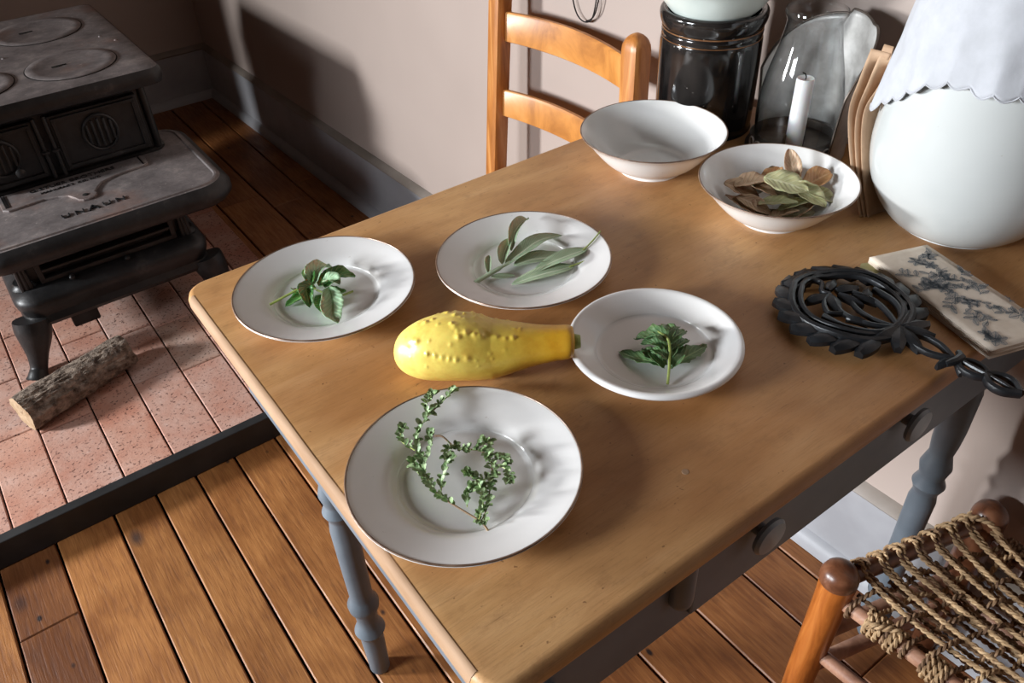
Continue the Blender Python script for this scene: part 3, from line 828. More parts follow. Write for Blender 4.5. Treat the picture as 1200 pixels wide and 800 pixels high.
# ================================================================== ROPE STOOL
SZ = 0.335
P1 = Vector((0.704, 0.290, 0)); P2 = Vector((0.955, 0.226, 0)); dA = (P2 - P1).normalized(); dB = Vector((0.06, -0.998, 0)).normalized(); dC = Vector((-0.10, -0.995, 0)).normalized()
P4 = P1 + dB * 0.30; P3 = P2 + dC * 0.30
so = thing('rope_seat_stool', tuple((P1 + P2 + P3 + P4) / 4), 'low brown wooden stool with a woven rope seat in front of the table', 'stool')
kp = [(0.0005, 0.0), (0.019, 0.0005), (0.0215, 0.10), (0.0232, 0.30), (0.0245, 0.336), (0.0240, 0.345), (0.0205, 0.354), (0.013, 0.3605), (0.005, 0.3625)]
for i, (p, m) in enumerate(((P1, 'stoolw'), (P2, 'stoold'), (P3, 'stoolw'), (P4, 'stoolw'))):
    g = lathe(kp, (0, 0, 0), 32); c = (P1 + P2 + P3 + P4) / 4; o = (p - c).normalized()
    g.v = [Vector((v.x + p.x + o.x * 0.03 * (0.3 - v.z), v.y + p.y + o.y * 0.03 * (0.3 - v.z), v.z)) for v in g.v]
    lg = make('leg', g, m, so)
    if i == 0: 
        make('worn_tip', lathe([(0.0249, 0.336), (0.0256, 0.339), (0.0252, 0.3465), (0.0217, 0.3560), (0.0140, 0.3625), (0.003, 0.3645)], (p.x, p.y, 0), 32, cap0=False), 'stoold', lg)
V3 = lambda p, z: (p.x, p.y, z)
make('seat_rail', tube([V3(P1, SZ - .002), V3(P2, SZ - .002)], 0.0125, 16), 'stoold', so)
B1 = P1 - dB * 0.006 + Vector((-0.004, 0, 0))
make('seat_rail', tube([V3(P1 + dB * .004, 0.302), V3(P4, 0.302)], 0.0105, 14), 'stoolp', so)
make('seat_rail', tube([V3(P2, 0.306), V3(P3, 0.306)], 0.011, 14), 'stoold', so)
make('seat_rail', tube([V3(P4, SZ - .002), V3(P3, SZ - .002)], 0.0125, 14), 'stoold', so)
for z, (a, b), r, m in ((0.205, (P1, P2), .0115, 'stoolp'), (0.118, (P1, P2), .0115, 'stoolp'), (0.165, (P1, P4), .0105, 'stoolp'), (0.165, (P2, P3), .0105, 'stoolp'), (0.19, (P4, P3), .0105, 'stoolp')):
    make('stretcher', tube([V3(a, z), V3(b, z)], r, 12), m, so)


def wrap(c, ax, R, turns, r, z, adv, mat='rope', n=18):
    """coils of rope around a rail whose axis is ax (horizontal) at centre c"""
    s = Vector((-ax.y, ax.x, 0)); P = []
    for k in range(int(turns * n) + 1):
        a = 2 * pi * k / n; P.append(Vector((c.x, c.y, z)) + ax * (adv * k / n) + s * (R * sin(a)) + Vector((0, 0, R * cos(a))))
    return P


nA = 8; perp = Vector((dA.y, -dA.x, 0))
perp = perp if perp.y < 0 else -perp
LA = (P2 - P1).length
for i in range(nA):
    t = 0.13 + 0.80 * i / (nA - 1)
    c = P1 + dA * (LA * t); e = P4 + (P3 - P4) * (t + random.uniform(-.03, .03)); jz = random.uniform(-.002, .002)
    up = [Vector((c.x, c.y, SZ)) + perp * -0.004 + Vector((0, 0, -.016)), Vector((c.x, c.y, SZ)) - perp * 0.0155, Vector((c.x, c.y, SZ + .0155)) + dA * .002, Vector((c.x, c.y, SZ)) + perp * 0.017 + dA * .004]
    m1 = c.lerp(e, .35) + dA * random.uniform(-.006, .006); m2 = c.lerp(e, .7)
    top = up + [Vector((m1.x, m1.y, SZ - .012 + jz)), Vector((m2.x, m2.y, SZ - .010 + jz)), Vector((e.x, e.y, SZ + .014)), Vector((e.x, e.y, SZ)) + perp * .016, Vector((e.x, e.y, SZ - .016))]
    make('rope_strand', rope(top, 0.0037, 0.017), 'rope', so)
    c2 = c + dA * 0.011; e2 = e + dA * random.uniform(-.02, .012)
    up2 = [Vector((c2.x, c2.y, SZ)) - perp * 0.012 + Vector((0, 0, -.012)), Vector((c2.x, c2.y, SZ)) - perp * 0.0155, Vector((c2.x, c2.y, SZ + .0155)), Vector((c2.x, c2.y, SZ)) + perp * 0.017]
    m1 = c2.lerp(e2, .4) + dA * random.uniform(-.012, .012)
    make('rope_strand', rope(up2 + [Vector((m1.x, m1.y, SZ - .022)), Vector((e2.x, e2.y, SZ - .014))], 0.0036, 0.017), random.choice(['rope', 'rope2']), so)
# crossing strands from the pole rail to the far rail, weaving between the first set
for i in range(11):
    t = 0.10 + 0.86 * i / 10
    c = P1.lerp(P4, t) ; e = P2.lerp(P3, t * .9 + .04)
    pts = [Vector((c.x, c.y, 0.290)), Vector((c.x - .014, c.y, 0.302)), Vector((c.x, c.y, 0.3165))]
    for k in range(1, 7):
        q = c.lerp(e, k / 7) + Vector((0, random.uniform(-.006, .006), 0)); pts.append(Vector((q.x, q.y, SZ - .017 + (0.008 if (k + i) % 2 else -0.009))))
    pts += [Vector((e.x, e.y, 0.3215)), Vector((e.x + .0155, e.y, 0.306)), Vector((e.x, e.y, 0.290))]
    make('rope_strand', rope(pts, 0.0037, 0.017), random.choice(['rope2', 'rope2', 'rope']), so)
# lower layer passing under
for i in range(9):
    t = 0.08 + 0.1 * i
    c = P1 + dA * (LA * t) + perp * .02; e = P4 + (P3 - P4) * (t + .05)
    make('rope_strand', rope([V3(c, SZ - .018), V3(c.lerp(e, .3), SZ - .034), V3(c.lerp(e, .7), SZ - .034), V3(e, SZ - .016)], 0.0036, 0.017), 'rope2', so)
# fat knots of rope around the pole rail and the right rail
for t, m in ((0.17, 'rope'), (0.27, 'rope'), (0.44, 'rope'), (0.60, 'rope'), (0.76, 'rope')):
    c = P1.lerp(P4, t)
    make('rope_knot', rope(wrap(c, dB, 0.0148, 3.3 if t != .27 else 2.3, .004, 0.302, 0.0074, n=12), 0.0042, 0.017), m, so)
c = P1.lerp(P4, .20)
make('rope_knot', rope([(c.x - .014, c.y + .004, .312), (c.x - .012, c.y - .008, .320), (c.x + .002, c.y - .026, .3205), (c.x + .004, c.y - .034, .316)], 0.0048, .018), 'rope', so)
for t in (0.12, 0.24, 0.36, 0.5, .64):
    c = P2.lerp(P3, t)
    make('rope_knot', rope(wrap(c, dC, 0.0155, 3.2, .004, 0.306, 0.0074, n=12), 0.0040, 0.017), 'rope2', so)
make('rope_knot', rope([V3(P2 - dA * .034, SZ - .02), V3(P2 - dA * .038 - perp * .016, SZ), V3(P2 - dA * .034, SZ + .017), V3(P2 - dA * .022 + perp * .010, SZ + .016), V3(P2 - dA * .012 + perp * .026, SZ + .006), V3(P2 - dA * .010 + perp * .034, SZ - .01)], .0046, .02), 'rope', so)

# ================================================================== PLATES
def plate(cx, cy, label, kind=0):
    if kind == 0:
        R = 0.095
        p = [(0.0005, 0.0016), (0.046, 0.0016), (0.047, 0.0), (0.050, 0.0), (0.0525, 0.003), (0.060, 0.0072), (0.078, 0.0118), (0.0940, 0.0168), (0.0950, 0.0176), (0.0946, 0.0186), (0.0930, 0.0186), (0.077, 0.0142), (0.0650, 0.0110), (0.0590, 0.0082), (0.0550, 0.0050), (0.050, 0.0040), (0.0005, 0.0036)]
    else:
        p = [(0.0005, 0.0018), (0.045, 0.0018), (0.046, 0.0), (0.050, 0.0), (0.054, 0.004), (0.068, 0.0120), (0.0775, 0.0162), (0.0805, 0.0150), (0.0822, 0.0168), (0.0818, 0.0190), (0.0795, 0.0205), (0.0765, 0.0200), (0.0735, 0.0182), (0.066, 0.0135), (0.056, 0.0072), (0.050, 0.0052), (0.0005, 0.0045)]
    t = thing('dinner_plate' if kind == 0 else 'coupe_plate', (cx, cy, TZ), label, 'plate', 'plates of herbs on the table' if kind == 0 else None)
    prof = smoothprof(p)
    make('dish', lathe(prof, (cx, cy, TZ), 96), 'plate', t, smooth='all')
    if kind == 0:
        make('rim_line', tube([(cx + 0.0946 * cos(a), cy + 0.0946 * sin(a), TZ + 0.0184) for a in [2 * pi * k / 96 for k in range(96)]], 0.0010, 6, closed=True), 'rimline', t)
    return t


def smoothprof(p, n=3):
    P = smoothpath([(a, 0, b) for a, b in p], n); return [(max(v.x, 0.0003), v.z) for v in P]


plate(0.2180, 0.3963, 'white plate with a thin brown rim line holding a curl of thyme, nearest the camera')
plate(0.2442, 0.7017, 'white brown-lined plate holding green basil leaves, at the far left corner of the table')
plate(0.4383, 0.6105, 'white plate with a thin brown rim line holding grey-green sage leaves')
plate(0.4485, 0.4175, 'smaller white plate with a thick rolled rim and no line, touching the squash stem', 1)

# ================================================================== BOWLS
def bowl(name, cx, cy, R, H, rb, label, mat='china', z0=TZ, line=True, group=None):
    p = [(0.0005, 0.0030), (rb - .006, 0.0030), (rb - .004, 0.0), (rb, 0.0), (rb + .001, 0.004), (rb + (R - rb) * .34, H * .27), (rb + (R - rb) * .62, H * .56), (rb + (R - rb) * .86, H * .86), (R - .0005, H - .0012), (R, H), (R - .002, H + .0002), (rb + (R - rb) * .84 - .002, H * .87), (rb + (R - rb) * .58 - .003, H * .56), (rb + (R - rb) * .26 - .003, H * .27), (rb - .006, H * .13), (0.0005, H * .11)]
    t = thing(name, (cx, cy, z0), label, 'bowl', group)
    make('vessel', lathe(smoothprof(p), (cx, cy, z0), 96), mat, t, smooth='all')
    if line: make('rim_line', tube([(cx + (R - .0006) * cos(a), cy + (R - .0006) * sin(a), z0 + H) for a in [2 * pi * k / 96 for k in range(96)]], 0.0010, 6, closed=True), 'rimline', t)
    return t


bowl('china_bowl', 0.711, 0.697, 0.0927, 0.052, 0.042, 'empty white flared bowl with a thin brown rim line in front of the black crock', group='white rimmed bowls')
bowl('china_bowl', 0.731, 0.514, 0.0893, 0.050, 0.039, 'white flared bowl with a thin brown rim line filled with dried bay leaves', group='white rimmed bowls')

# dried bay leaves heaped in the second bowl
BC = Vector((0.731, 0.514, TZ))
bay = [  # dx, dy, z, heading deg, pitch deg, length, width, material, label
    (0.008, -0.006, .048, -62, -8, .052, .026, 'bay1', 'broad pale green bay leaf lying flat on top of the heap in the bowl'),
    (-0.012, -0.014, .034, -40, 2, .046, .015, 'bay1', 'narrow pale green bay leaf seen edge-on at the front of the heap'),
    (-0.032, 0.004, .031, -72, -14, .044, .017, 'bay2', 'tan folded bay leaf leaning at the front left of the heap'),
    (-0.024, 0.030, .036, -60, -18, .044, .022, 'bay2', 'pinkish brown bay leaf standing at the back left of the heap'),
    (-0.036, 0.022, .027, -85, -10, .040, .020, 'bay3', 'brown curled bay leaf at the far left of the heap'),
    (0.040, 0.012, .052, 62, 42, .046, .015, 'bay2', 'pale tan curled bay leaf sticking up at the back of the bowl'),
    (0.050, -0.018, .044, -8, 12, .040, .020, 'bay3', 'orange-tan bay leaf pointing to the right rim of the bowl'),
    (0.020, 0.022, .041, 20, 12, .042, .018, 'bay3', 'rusty brown bay leaf behind the broad pale green leaf'),
    (0.024, -0.030, .036, -80, -14, .042, .020, 'bay1', 'olive green bay leaf hanging at the front right of the heap'),
    (0.038, -0.034, .032, -64, -12, .040, .017, 'bay1', 'olive bay leaf tucked behind the front right leaf of the heap'),
    (-0.008, 0.012, .038, -75, -8, .036, .015, 'bay2', 'small folded brown bay leaf in the middle of the heap'),
    (-0.028, -0.020, .023, -50, -4, .044, .018, 'bay4', 'dark bay leaf at the bottom front left of the heap'),
    (-0.004, -0.034, .024, -30, 4, .046, .017, 'bay4', 'dark olive bay leaf at the bottom front of the heap'),
    (0.012, -0.034, .025, 10, 2, .042, .016, 'bay2', 'brown bay leaf lying low under the front of the heap'),
    (0.046, -0.010, .028, -70, 5, .040, .018, 'bay4', 'dark bay leaf low at the right side of the heap'),
    (0.000, 0.030, .030, 5, 3, .046, .020, 'bay4', 'dark olive bay leaf under the back of the heap'),
    (-0.022, 0.010, .022, 40, 3, .046, .020, 'bay4', 'dark bay leaf half buried in the left of the heap'),
    (0.020, 0.000, .026, 100, 2, .048, .022, 'bay4', 'dark bay leaf hidden under the broad pale leaf'),
    (-0.018, -0.028, .027, -20, 6, .040, .016, 'bay2', 'small tan bay leaf at the front left edge of the heap'),
    (0.030, -0.012, .040, -48, -6, .044, .019, 'bay1', 'pale olive bay leaf just right of the broad pale leaf'),
    (-0.040, 0.012, .030, -95, -4, .036, .020, 'bay2', 'dull brown bay leaf against the left side of the bowl'),
    (0.030, 0.026, .034, 10, 8, .042, .020, 'bay4', 'dark bay leaf behind the upright curled leaf'),
    (-0.010, 0.028, .042, -30, 6, .042, .020, 'bay2', 'light brown bay leaf at the top back of the heap'),
    (0.004, -0.026, .031, -15, 3, .044, .015, 'bay1', 'thin olive bay leaf below the narrow edge-on leaf'),
]
for i, (dx, dy, z, h, pt, L, w, m, lab) in enumerate(bay):
    c = BC + Vector((dx, dy, z - .006)); d = Vector((cos(rad(h)) * cos(rad(pt)), sin(rad(h)) * cos(rad(pt)), sin(rad(pt))))
    pts = [c - d * L / 2, c - d * L / 6 + Vector((0, 0, .002)), c + d * L / 6 + Vector((0, 0, .002)), c + d * L / 2]
    side = Vector((-d.y, d.x, 0)) * random.uniform(-.5, .5)
    if i == 0: side = Vector((-.25, -.2, 0))
    g = leaf(pts, w * 1.32, up=Vector((0, 0, 1)) + side, cup=0.10 if i == 0 else random.uniform(.12, .35), nv=14, nu=6, shape=.95, wave=.03, serr=0)
    o = make('bay_leaf', g, m, origin=tuple(c), smooth='all', solid=0.0004)
    tag(o, lab, 'leaf', 'dried bay leaves in the bowl')

# ================================================================== SQUASH
def squash():
    a = Vector((0.2415, 0.5480, TZ + .0315)); b = Vector((0.3745, 0.4470, TZ + .0350)); d = b - a; L = d.length; d.normalize()
    s = Vector((-d.y, d.x, 0)).normalized(); up = s.cross(d) * -1
    up = d.cross(s); 
    prof = [(0, .0), (.012, .009), (.04, .0165), (.09, .0228), (.17, .0282), (.28, .0312), (.40, .0318), (.50, .0298), (.60, .0262), (.70, .0222), (.80, .0186), (.90, .0165), (.965, .0158), (.992, .0130), (1.0, .007)]
    fine = smoothpath([(p[0], p[1], 0) for p in prof], 8); prof = [(v.x, max(v.y, 0)) for v in fine]
    def R(t):
        for i in range(len(prof) - 1):
            if prof[i][0] <= t <= prof[i + 1][0]:
                u = (t - prof[i][0]) / (prof[i + 1][0] - prof[i][0]); u2 = u
                return prof[i][1] + (prof[i + 1][1] - prof[i][1]) * u2
        return .007
    nv, nu = 190, 150; rng = random.Random(5)
    warts = []
    cl = [(.42, 62), (.47, 58), (.50, 66), (.34, 80), (.36, 74), (.54, 70), (.20, 95), (.24, 100), (.58, 62), (.62, 58), (.30, 120), (.12, 60), (.16, 55), (.66, 60), (.26, 25), (.30, 22), (.34, 20), (.37, 18), (.43, 20), (.22, 30), (.40, 112), (.45, 115), (.48, 108), (.52, 118), (.44, 125), (.36, 108), (.39, 55), (.56, 64), (.30, 128), (.34, 132), (.25, 135), (.50, 130), (.46, 60), (.51, 60)]
    for t, an in cl: warts.append((t + rng.uniform(-.01, .01), rad(an), rng.uniform(.0008, .0019), rng.uniform(.0020, .0040)))
    for k in range(60): warts.append((rng.uniform(.08, .72), rng.uniform(0, pi), rng.uniform(.0003, .0008), rng.uniform(.0013, .0024)))
    vs = []; fs = []
    ts = [0.5 - 0.5 * cos(pi * (j / nv)) for j in range(nv + 1)]
    ts = [0.6 * t + 0.4 * j / nv for j, t in enumerate(ts)]
    for j in range(nv + 1):
        t = ts[j]; r0 = R(t); c = a + d * L * t; 
        c = c + Vector((0, 0, r0 - .0318 + (0.012 if 0 else 0))) * (1 if t < .6 else 1) if t < .55 else c + Vector((0, 0, (R(.55) - .0318) + (t - .55) / .45 * (.0015)))
        if t >= .55: c.z = TZ + R(.55) + (t - .55) / .45 * (.0350 - R(.55) + .0)
        else: c.z = TZ + max(R(t), .0) + (0.0318 - R(t)) * (max(0, .30 - t) / .30) * .8
        for i in range(nu):
            an = 2 * pi * i / nu
            r = r0 * (1 + 0.018 * cos(5 * an + .6) * min(1, t * 3) + .01 * noise.noise(Vector((cos(an) * 2, sin(an) * 2, t * 6))))
            for wt, wa, wr, ws in warts:
                dt = (t - wt) * L
                if abs(dt) < ws * 1.6:
                    da = ((an - wa + pi) % (2 * pi) - pi) * r0; q = (dt * dt + da * da) / (ws * ws)
                    if q < 2.2: r += wr * math.exp(-q * 1.8)
            # angle 90 deg = up, 0 = towards -side (camera)
            vs.append(c - s * (r * cos(an)) + Vector((0, 0, r * sin(an))))
    for j in range(nv):
        for i in range(nu):
            k = (i + 1) % nu; fs.append((j * nu + i, (j + 1) * nu + i, (j + 1) * nu + k, j * nu + k))
    fs.append(tuple(range(nu))); fs.append(tuple(reversed([nv * nu + i for i in range(nu)])))
    g = G(); g.add(vs, fs)
    # local axis along the fruit so that colour can follow it
    o = bpy.data.objects.new('yellow_squash', None); col.objects.link(o); o.location = (a.x, a.y, TZ)
    tag(o, 'warty yellow summer squash lying between the plates in the middle of the table', 'squash')
    M = Matrix.Identity(4); ang = math.atan2(d.y, d.x)
    o.rotation_euler = (0, 0, ang)
    inv = (Matrix.Translation(o.location) @ Matrix.Rotation(ang, 4, 'Z')).inverted()
    def put(name, g, mat):
        g.v = [inv @ v for v in g.v]
        me = bpy.data.meshes.new(name); me.from_pydata([tuple(v) for v in g.v], [], g.f); me.materials.append(MAT[mat])
        for p in me.polygons: p.use_smooth = True
        x = bpy.data.objects.new(name, me); col.objects.link(x); x.parent = o; return x
    put('fruit_body', g, 'squash')
    e = Vector((b.x, b.y, TZ + .0350))
    put('stem', tube([e - d * .002, e + d * .003, e + d * .0055], [.0078, .0066, .0058], 12), 'stem')


squash()

# ================================================================== CROCK and bowl on it
cx, cy = 0.8590, 0.7475
cr = thing('stoneware_crock', (cx, cy, TZ), 'tall black glazed stoneware crock standing against the wall with a bowl in its mouth', 'crock')
make('body', lathe(smoothprof([(0.0005, 0), (0.062, 0), (0.0655, 0.004), (0.067, 0.02), (0.0675, 0.08), (0.0672, 0.122), (0.0655, 0.128), (0.0668, 0.134), (0.0652, 0.139), (0.0680, 0.145), (0.0703, 0.153), (0.0700, 0.160), (0.0665, 0.1635), (0.0620, 0.160), (0.0600, 0.150), (0.059, 0.05), (0.055, 0.01), (0.0005, 0.008)], 4), (cx, cy, TZ), 72), 'crock', cr, smooth='all')
for z, r in ((0.1385, 0.0657), (0.127, 0.0658)):
    make('ridge_line', tube([(cx + r * cos(a), cy + r * sin(a), TZ + z) for a in [2 * pi * k / 72 for k in range(72)]], 0.0009, 6, closed=True), 'crockline', cr)
bowl('enamel_bowl', cx - .006, cy - .004, 0.088, 0.062, 0.030, 'pale white-green bowl resting in the mouth of the black crock', 'enamel', TZ + 0.139, False)

# ================================================================== JUG with cloth
JX, JY = 0.8810, 0.3770
jr = [(0.0005, 0), (0.058, 0), (0.0625, 0.002), (0.074, 0.009), (0.089, 0.028), (0.1005, 0.052), (0.1060, 0.075), (0.1075, 0.098), (0.1050, 0.130), (0.1010, 0.160), (0.0965, 0.190), (0.0905, 0.230), (0.085, 0.262), (0.082, 0.280), (0.086, 0.295), (0.084, 0.302), (0.078, 0.300), (0.076, 0.285), (0.0005, 0.283)]
jfine = smoothprof(jr[:14], 4)


def jugr(z):
    for i in range(len(jfine) - 1):
        if jfine[i][1] <= z <= jfine[i + 1][1] and jfine[i + 1][1] > jfine[i][1]:
            return jfine[i][0] + (jfine[i + 1][0] - jfine[i][0]) * (z - jfine[i][1]) / (jfine[i + 1][1] - jfine[i][1])
    return 0.086


jg = make('stoneware_jar', lathe(smoothprof(jr, 4), (JX, JY, TZ), 96), 'jug', origin=(JX, JY, TZ), smooth='all')
tag(jg, 'big bulging cream-white stoneware jar under a cloth at the right end of the table', 'jar')
hem = [(-180, .972), (-172, .974), (-162, .970), (-150, .971), (-140, .969), (-120, .955), (-90, .93), (-60, .95), (-30, .97), (0, .955), (30, .93), (60, .95), (90, .958), (108, .935), (121, .908), (128, .909), (137, .924), (150, .938), (160, .953), (170, .965), (180, .972)]


def hemz(a):
    for i in range(len(hem) - 1):
        if hem[i][0] <= a <= hem[i + 1][0]:
            t = (a - hem[i][0]) / (hem[i + 1][0] - hem[i][0]); return hem[i][1] + t * (hem[i + 1][1] - hem[i][1])
    return .97


def drape():
    nu, nv = 396, 44; vs = [Vector((JX, JY, TZ + .306))]; fs = []
    for j in range(1, nv + 1):
        v = j / nv
        for i in range(nu):
            a = 2 * pi * i / nu; dg = math.degrees(a); dg = dg - 360 if dg > 180 else dg
            hz = hemz(dg)
            # scallops, about 11 degrees each
            ph = (dg / 11.25) % 1.0; sc = 0.0058 * (1 - (2 * ph - 1) ** 2)
            if v < 0.28: r = 0.0895 * v / .28; z = TZ + .3065
            else:
                t = (v - .28) / .72; z = (TZ + .3065) + (hz - (TZ + .3065)) * t
                if t > .55: z -= sc * ((t - .55) / .45) ** 2
                zz = z - TZ
                body = max(jugr(zz) + .0042, .0895)
                if 126 - 22 < dg < 126 + 22: body += 0.002 * t * (1 - abs(dg - 126) / 22)
                body = max(body, 0.090 + 0.016 * t)
                fold = (0.0014 * sin(a * 9 + 1.0) + 0.0009 * sin(a * 17 + z * 30) + .0022) * t
                r = body + fold + 0.0012 * noise.noise(Vector((a * 5, z * 30, 0)))
                # keep clear of the wall
                lim = (wx(JY) - 0.003 - JX) / max(cos(a), 1e-3) if cos(a) > 0 else 9
                r = min(r, lim)
            vs.append(Vector((JX + r * cos(a), JY + r * sin(a), z)))
    for i in range(nu): fs.append((0, 1 + i, 1 + (i + 1) % nu))
    for j in range(nv - 1):
        for i in range(nu):
            k = (i + 1) % nu; fs.append((1 + j * nu + i, 1 + (j + 1) * nu + i, 1 + (j + 1) * nu + k, 1 + j * nu + k))
    g = G(); g.add(vs, fs)
    t = thing('linen_cloth', (JX, JY, TZ + .306), 'white linen cloth with a scalloped edge draped over the big jar', 'cloth')
    make('cloth_sheet', g, 'linen', t, smooth='all', solid=0.0008)
    edge = [vs[1 + (nv - 1) * nu + i] for i in range(nu)]
    make('scalloped_hem', tube(edge, 0.0011, 5, closed=True), 'linen', t)


drape()

# ================================================================== CANDLE LANTERN
lx, ly = 0.888, 0.612
ln = thing('candle_lantern', (lx, ly, TZ), 'tin candle lantern with a clear glass chimney and a curved tin reflector behind', 'lantern')
gp = [(0.0500, 0.014), (0.0525, 0.03), (0.0535, 0.05), (0.0520, 0.075), (0.0465, 0.105), (0.0390, 0.135), (0.0345, 0.158), (0.0335, 0.168), (0.0350, 0.173), (0.0372, 0.178), (0.0365, 0.183)]
outer = smoothprof(gp, 5); inner = [(r - .0022, z) for r, z in reversed(outer)]
make('glass_chimney', lathe(outer, (lx, ly, TZ), 64, cap0=False, cap1=False), 'glass', ln, smooth='all')
make('base_plate', lathe([(0.0005, 0), (0.060, 0), (0.062, 0.002), (0.062, 0.007), (0.055, 0.0085), (0.0005, 0.0085)], (lx, ly, TZ), 48), 'tindark', ln)
g = lathe([(0.0555, 0.006), (0.0565, 0.020), (0.0575, 0.0205), (0.0570, 0.006)], (lx, ly, TZ), 48, cap0=False, cap1=False)
make('gallery', g, 'tindark', ln)
for k in range(10):
    a = rad(150 + k * 16); c = Vector((lx + .0575 * cos(a), ly + .0575 * sin(a), TZ + .016)); t = Vector((-sin(a), cos(a), 0))
    make('air_ring', tube([c + t * (.0065 * cos(q)) + Vector((0, 0, .0065 * sin(q))) for q in [2 * pi * m / 16 for m in range(16)]], .0011, 5, closed=True), 'tin', ln)
make('candle_cup', lathe([(0.0125, 0), (0.0140, 0.0), (0.0140, 0.014), (0.0128, 0.014), (0.0125, 0.002)], (lx, ly, TZ + .0085), 24, cap0=False, cap1=False), 'tindark', ln)
# reflector: tin bent round the back of the chimney, higher behind, cut away in front
def reflector():
    vs = []; fs = []; nu, nv = 48, 22
    for i in range(nu + 1):
        a = rad(-102 + 190 * i / nu); ad = math.degrees(a)
        top = 0.166 * math.sqrt(max(1 - ((ad + 8) / 106) ** 2, 0)) ** .75
        if ad > 0: top = 0.160 * math.sqrt(max(1 - ((ad + 8) / 112) ** 2, 0)) ** .9
        for j in range(nv + 1):
            v = j / nv; z = 0.002 + max(top, .012) * v; rr = 0.0655 + 0.005 * v * v
            if ad < -40: rr += 0.003 * v
            x, y = lx + rr * cos(a), ly + rr * sin(a)
            x = min(x, wx(y) - .004)
            vs.append((x, y, TZ + z))
    n = nv + 1
    fs = [(i * n + j, (i + 1) * n + j, (i + 1) * n + j + 1, i * n + j + 1) for i in range(nu) for j in range(nv)]
    g = G(); g.add(vs, fs); make('reflector', g, 'tin', ln, smooth='all', solid=0.0012)
    e = [Vector(vs[i * n + nv]) for i in range(nu + 1)]
    make('rolled_edge', tube([Vector(vs[k]) for k in range(0, nv + 1)] + e[1:] + [Vector(vs[nu * n + nv - k]) for k in range(1, nv + 1)], 0.0016, 6), 'tindark', ln)


reflector()
cn = thing('candle', (lx - .004, ly - .004, TZ + .009), 'white candle with a bent burnt wick standing inside the glass chimney', 'candle')
make('wax', lathe([(0.0005, 0), (0.0112, 0), (0.0115, 0.002), (0.0112, 0.088), (0.0104, 0.0905), (0.006, 0.0892), (0.0005, 0.0885)], (lx - .004, ly - .004, TZ + .009), 32), 'wax', cn)
c = Vector((lx - .004, ly - .004, TZ + .097))
make('wick', tube([c, c + Vector((.0005, 0, .004)), c + Vector((-.0012, .001, .008)), c + Vector((-.004, .003, .0095))], .0009, 6), 'wick', cn)

# ================================================================== PAPER PACKETS
pk = [((.806, .447), (.832, .507, .880), (.852, .510, .950), 'folded brown paper packet nearest the lantern'),
      ((.809, .444), (.834, .498, .878), (.856, .498, .957), 'folded brown paper packet, second from the lantern'),
      ((.812, .441), (.834, .490, .884), (.858, .482, .944), 'folded brown paper packet pressed against the white jar, its top ragged')]
for i, (b, m, t, lab) in enumerate(pk):
    B = Vector((b[0], b[1], TZ + .0005)); Mv = Vector(m); T = Vector(t); o = thing('paper_packet', tuple(B), lab, 'packet', 'brown paper packets between lantern and jar')
    edge = smoothpath([B, B.lerp(Mv, .5) + Vector((-.001, .004, 0)), Mv, Mv.lerp(T, .5) + Vector((0, .0015, 0)), T], 6); ne = len(edge)
    for sg, nm in ((1, 'front_panel'), (-1, 'back_panel')):
        vs = []; nj = 10
        for q, e in enumerate(edge):
            h = (e.z - TZ) / .17; reach = 0.075 * (0.35 + .65 * min(1, h * 1.6)) * (1 if h < .93 else .25)
            reach *= max(0.05, min(1, (1.03 - h) * 3.2)) if h > .7 else 1
            for j in range(nj + 1):
                u = j / nj; x = e.x + reach * u; y = e.y - sg * 0.0036 * math.sqrt(u) * (1.0 if u < .5 else 1) - (0.020 * u * h) + .002 * sin(u * 3) 
                # do not enter the jar
                dx, dy = x - JX, y - JY; rr = math.hypot(dx, dy); zr = e.z - TZ; jrad = 0.063 + .045 * math.sin(min(zr, .118) / .118 * pi / 2) + .0025
                if zr > .118: jrad = .1095
                if e.z > .90: jrad = .1120
                if rr < jrad: y += (jrad - rr) * (dy / rr) * 1.0; x += (jrad - rr) * (dx / rr)
                vs.append((x, y, e.z - .012 * u * h * 0))
        n = nj + 1; g = G(); g.add(vs, [(q * n + j, (q + 1) * n + j, (q + 1) * n + j + 1, q * n + j + 1) for q in range(ne - 1) for j in range(nj)])
        make(nm, g, 'paper', o, smooth='all', solid=0.0005)

# ================================================================== IRON TRIVET
tv = thing('iron_trivet', (0.635, 0.335, TZ), 'black cast iron trivet with a leaf wreath and a handle overhanging the table edge', 'trivet')
TC = Vector((0.638, 0.340, TZ)); zt = 0.015


def fleaf(name, base, tip, w, th=0.006, z=zt, curl=0.0):
    """thick cast leaf from base to tip with a raised midrib"""
    b = Vector(base); t = Vector(tip); d = t - b; L = d.length; d.normalize(); s = Vector((-d.y, d.x, 0)); n = 9; vs = []; 
    for j in range(n + 1):
        u = j / n; ww = w / 2 * (sin(pi * (0.12 + 0.80 * u)) ** .62); c = b + d * L * u + s * curl * L * u * u
        lift = .002 * sin(pi * u)
        row = [(-1, -th), (-1, -.0012), (-.5, .0004), (0, .0018), (.5, .0004), (1, -.0012), (1, -th)]
        for k, h in row: vs.append(c + s * ww * k + Vector((0, 0, h + lift)))
    m = 7; fs = [(j * m + k, j * m + (k + 1) % m, (j + 1) * m + (k + 1) % m, (j + 1) * m + k) for j in range(n) for k in range(m)] + [tuple(range(m)), tuple(reversed([n * m + k for k in range(m)]))]
    g = G(); g.add(vs, fs); g.xf(Matrix.Translation((0, 0, TZ + z - b.z)) if False else Matrix.Identity(4))
    return make(name, g, 'trivet', tv)


def T2(x, y, z=0): return Vector((TC.x + x, TC.y + y, TZ + zt + z))


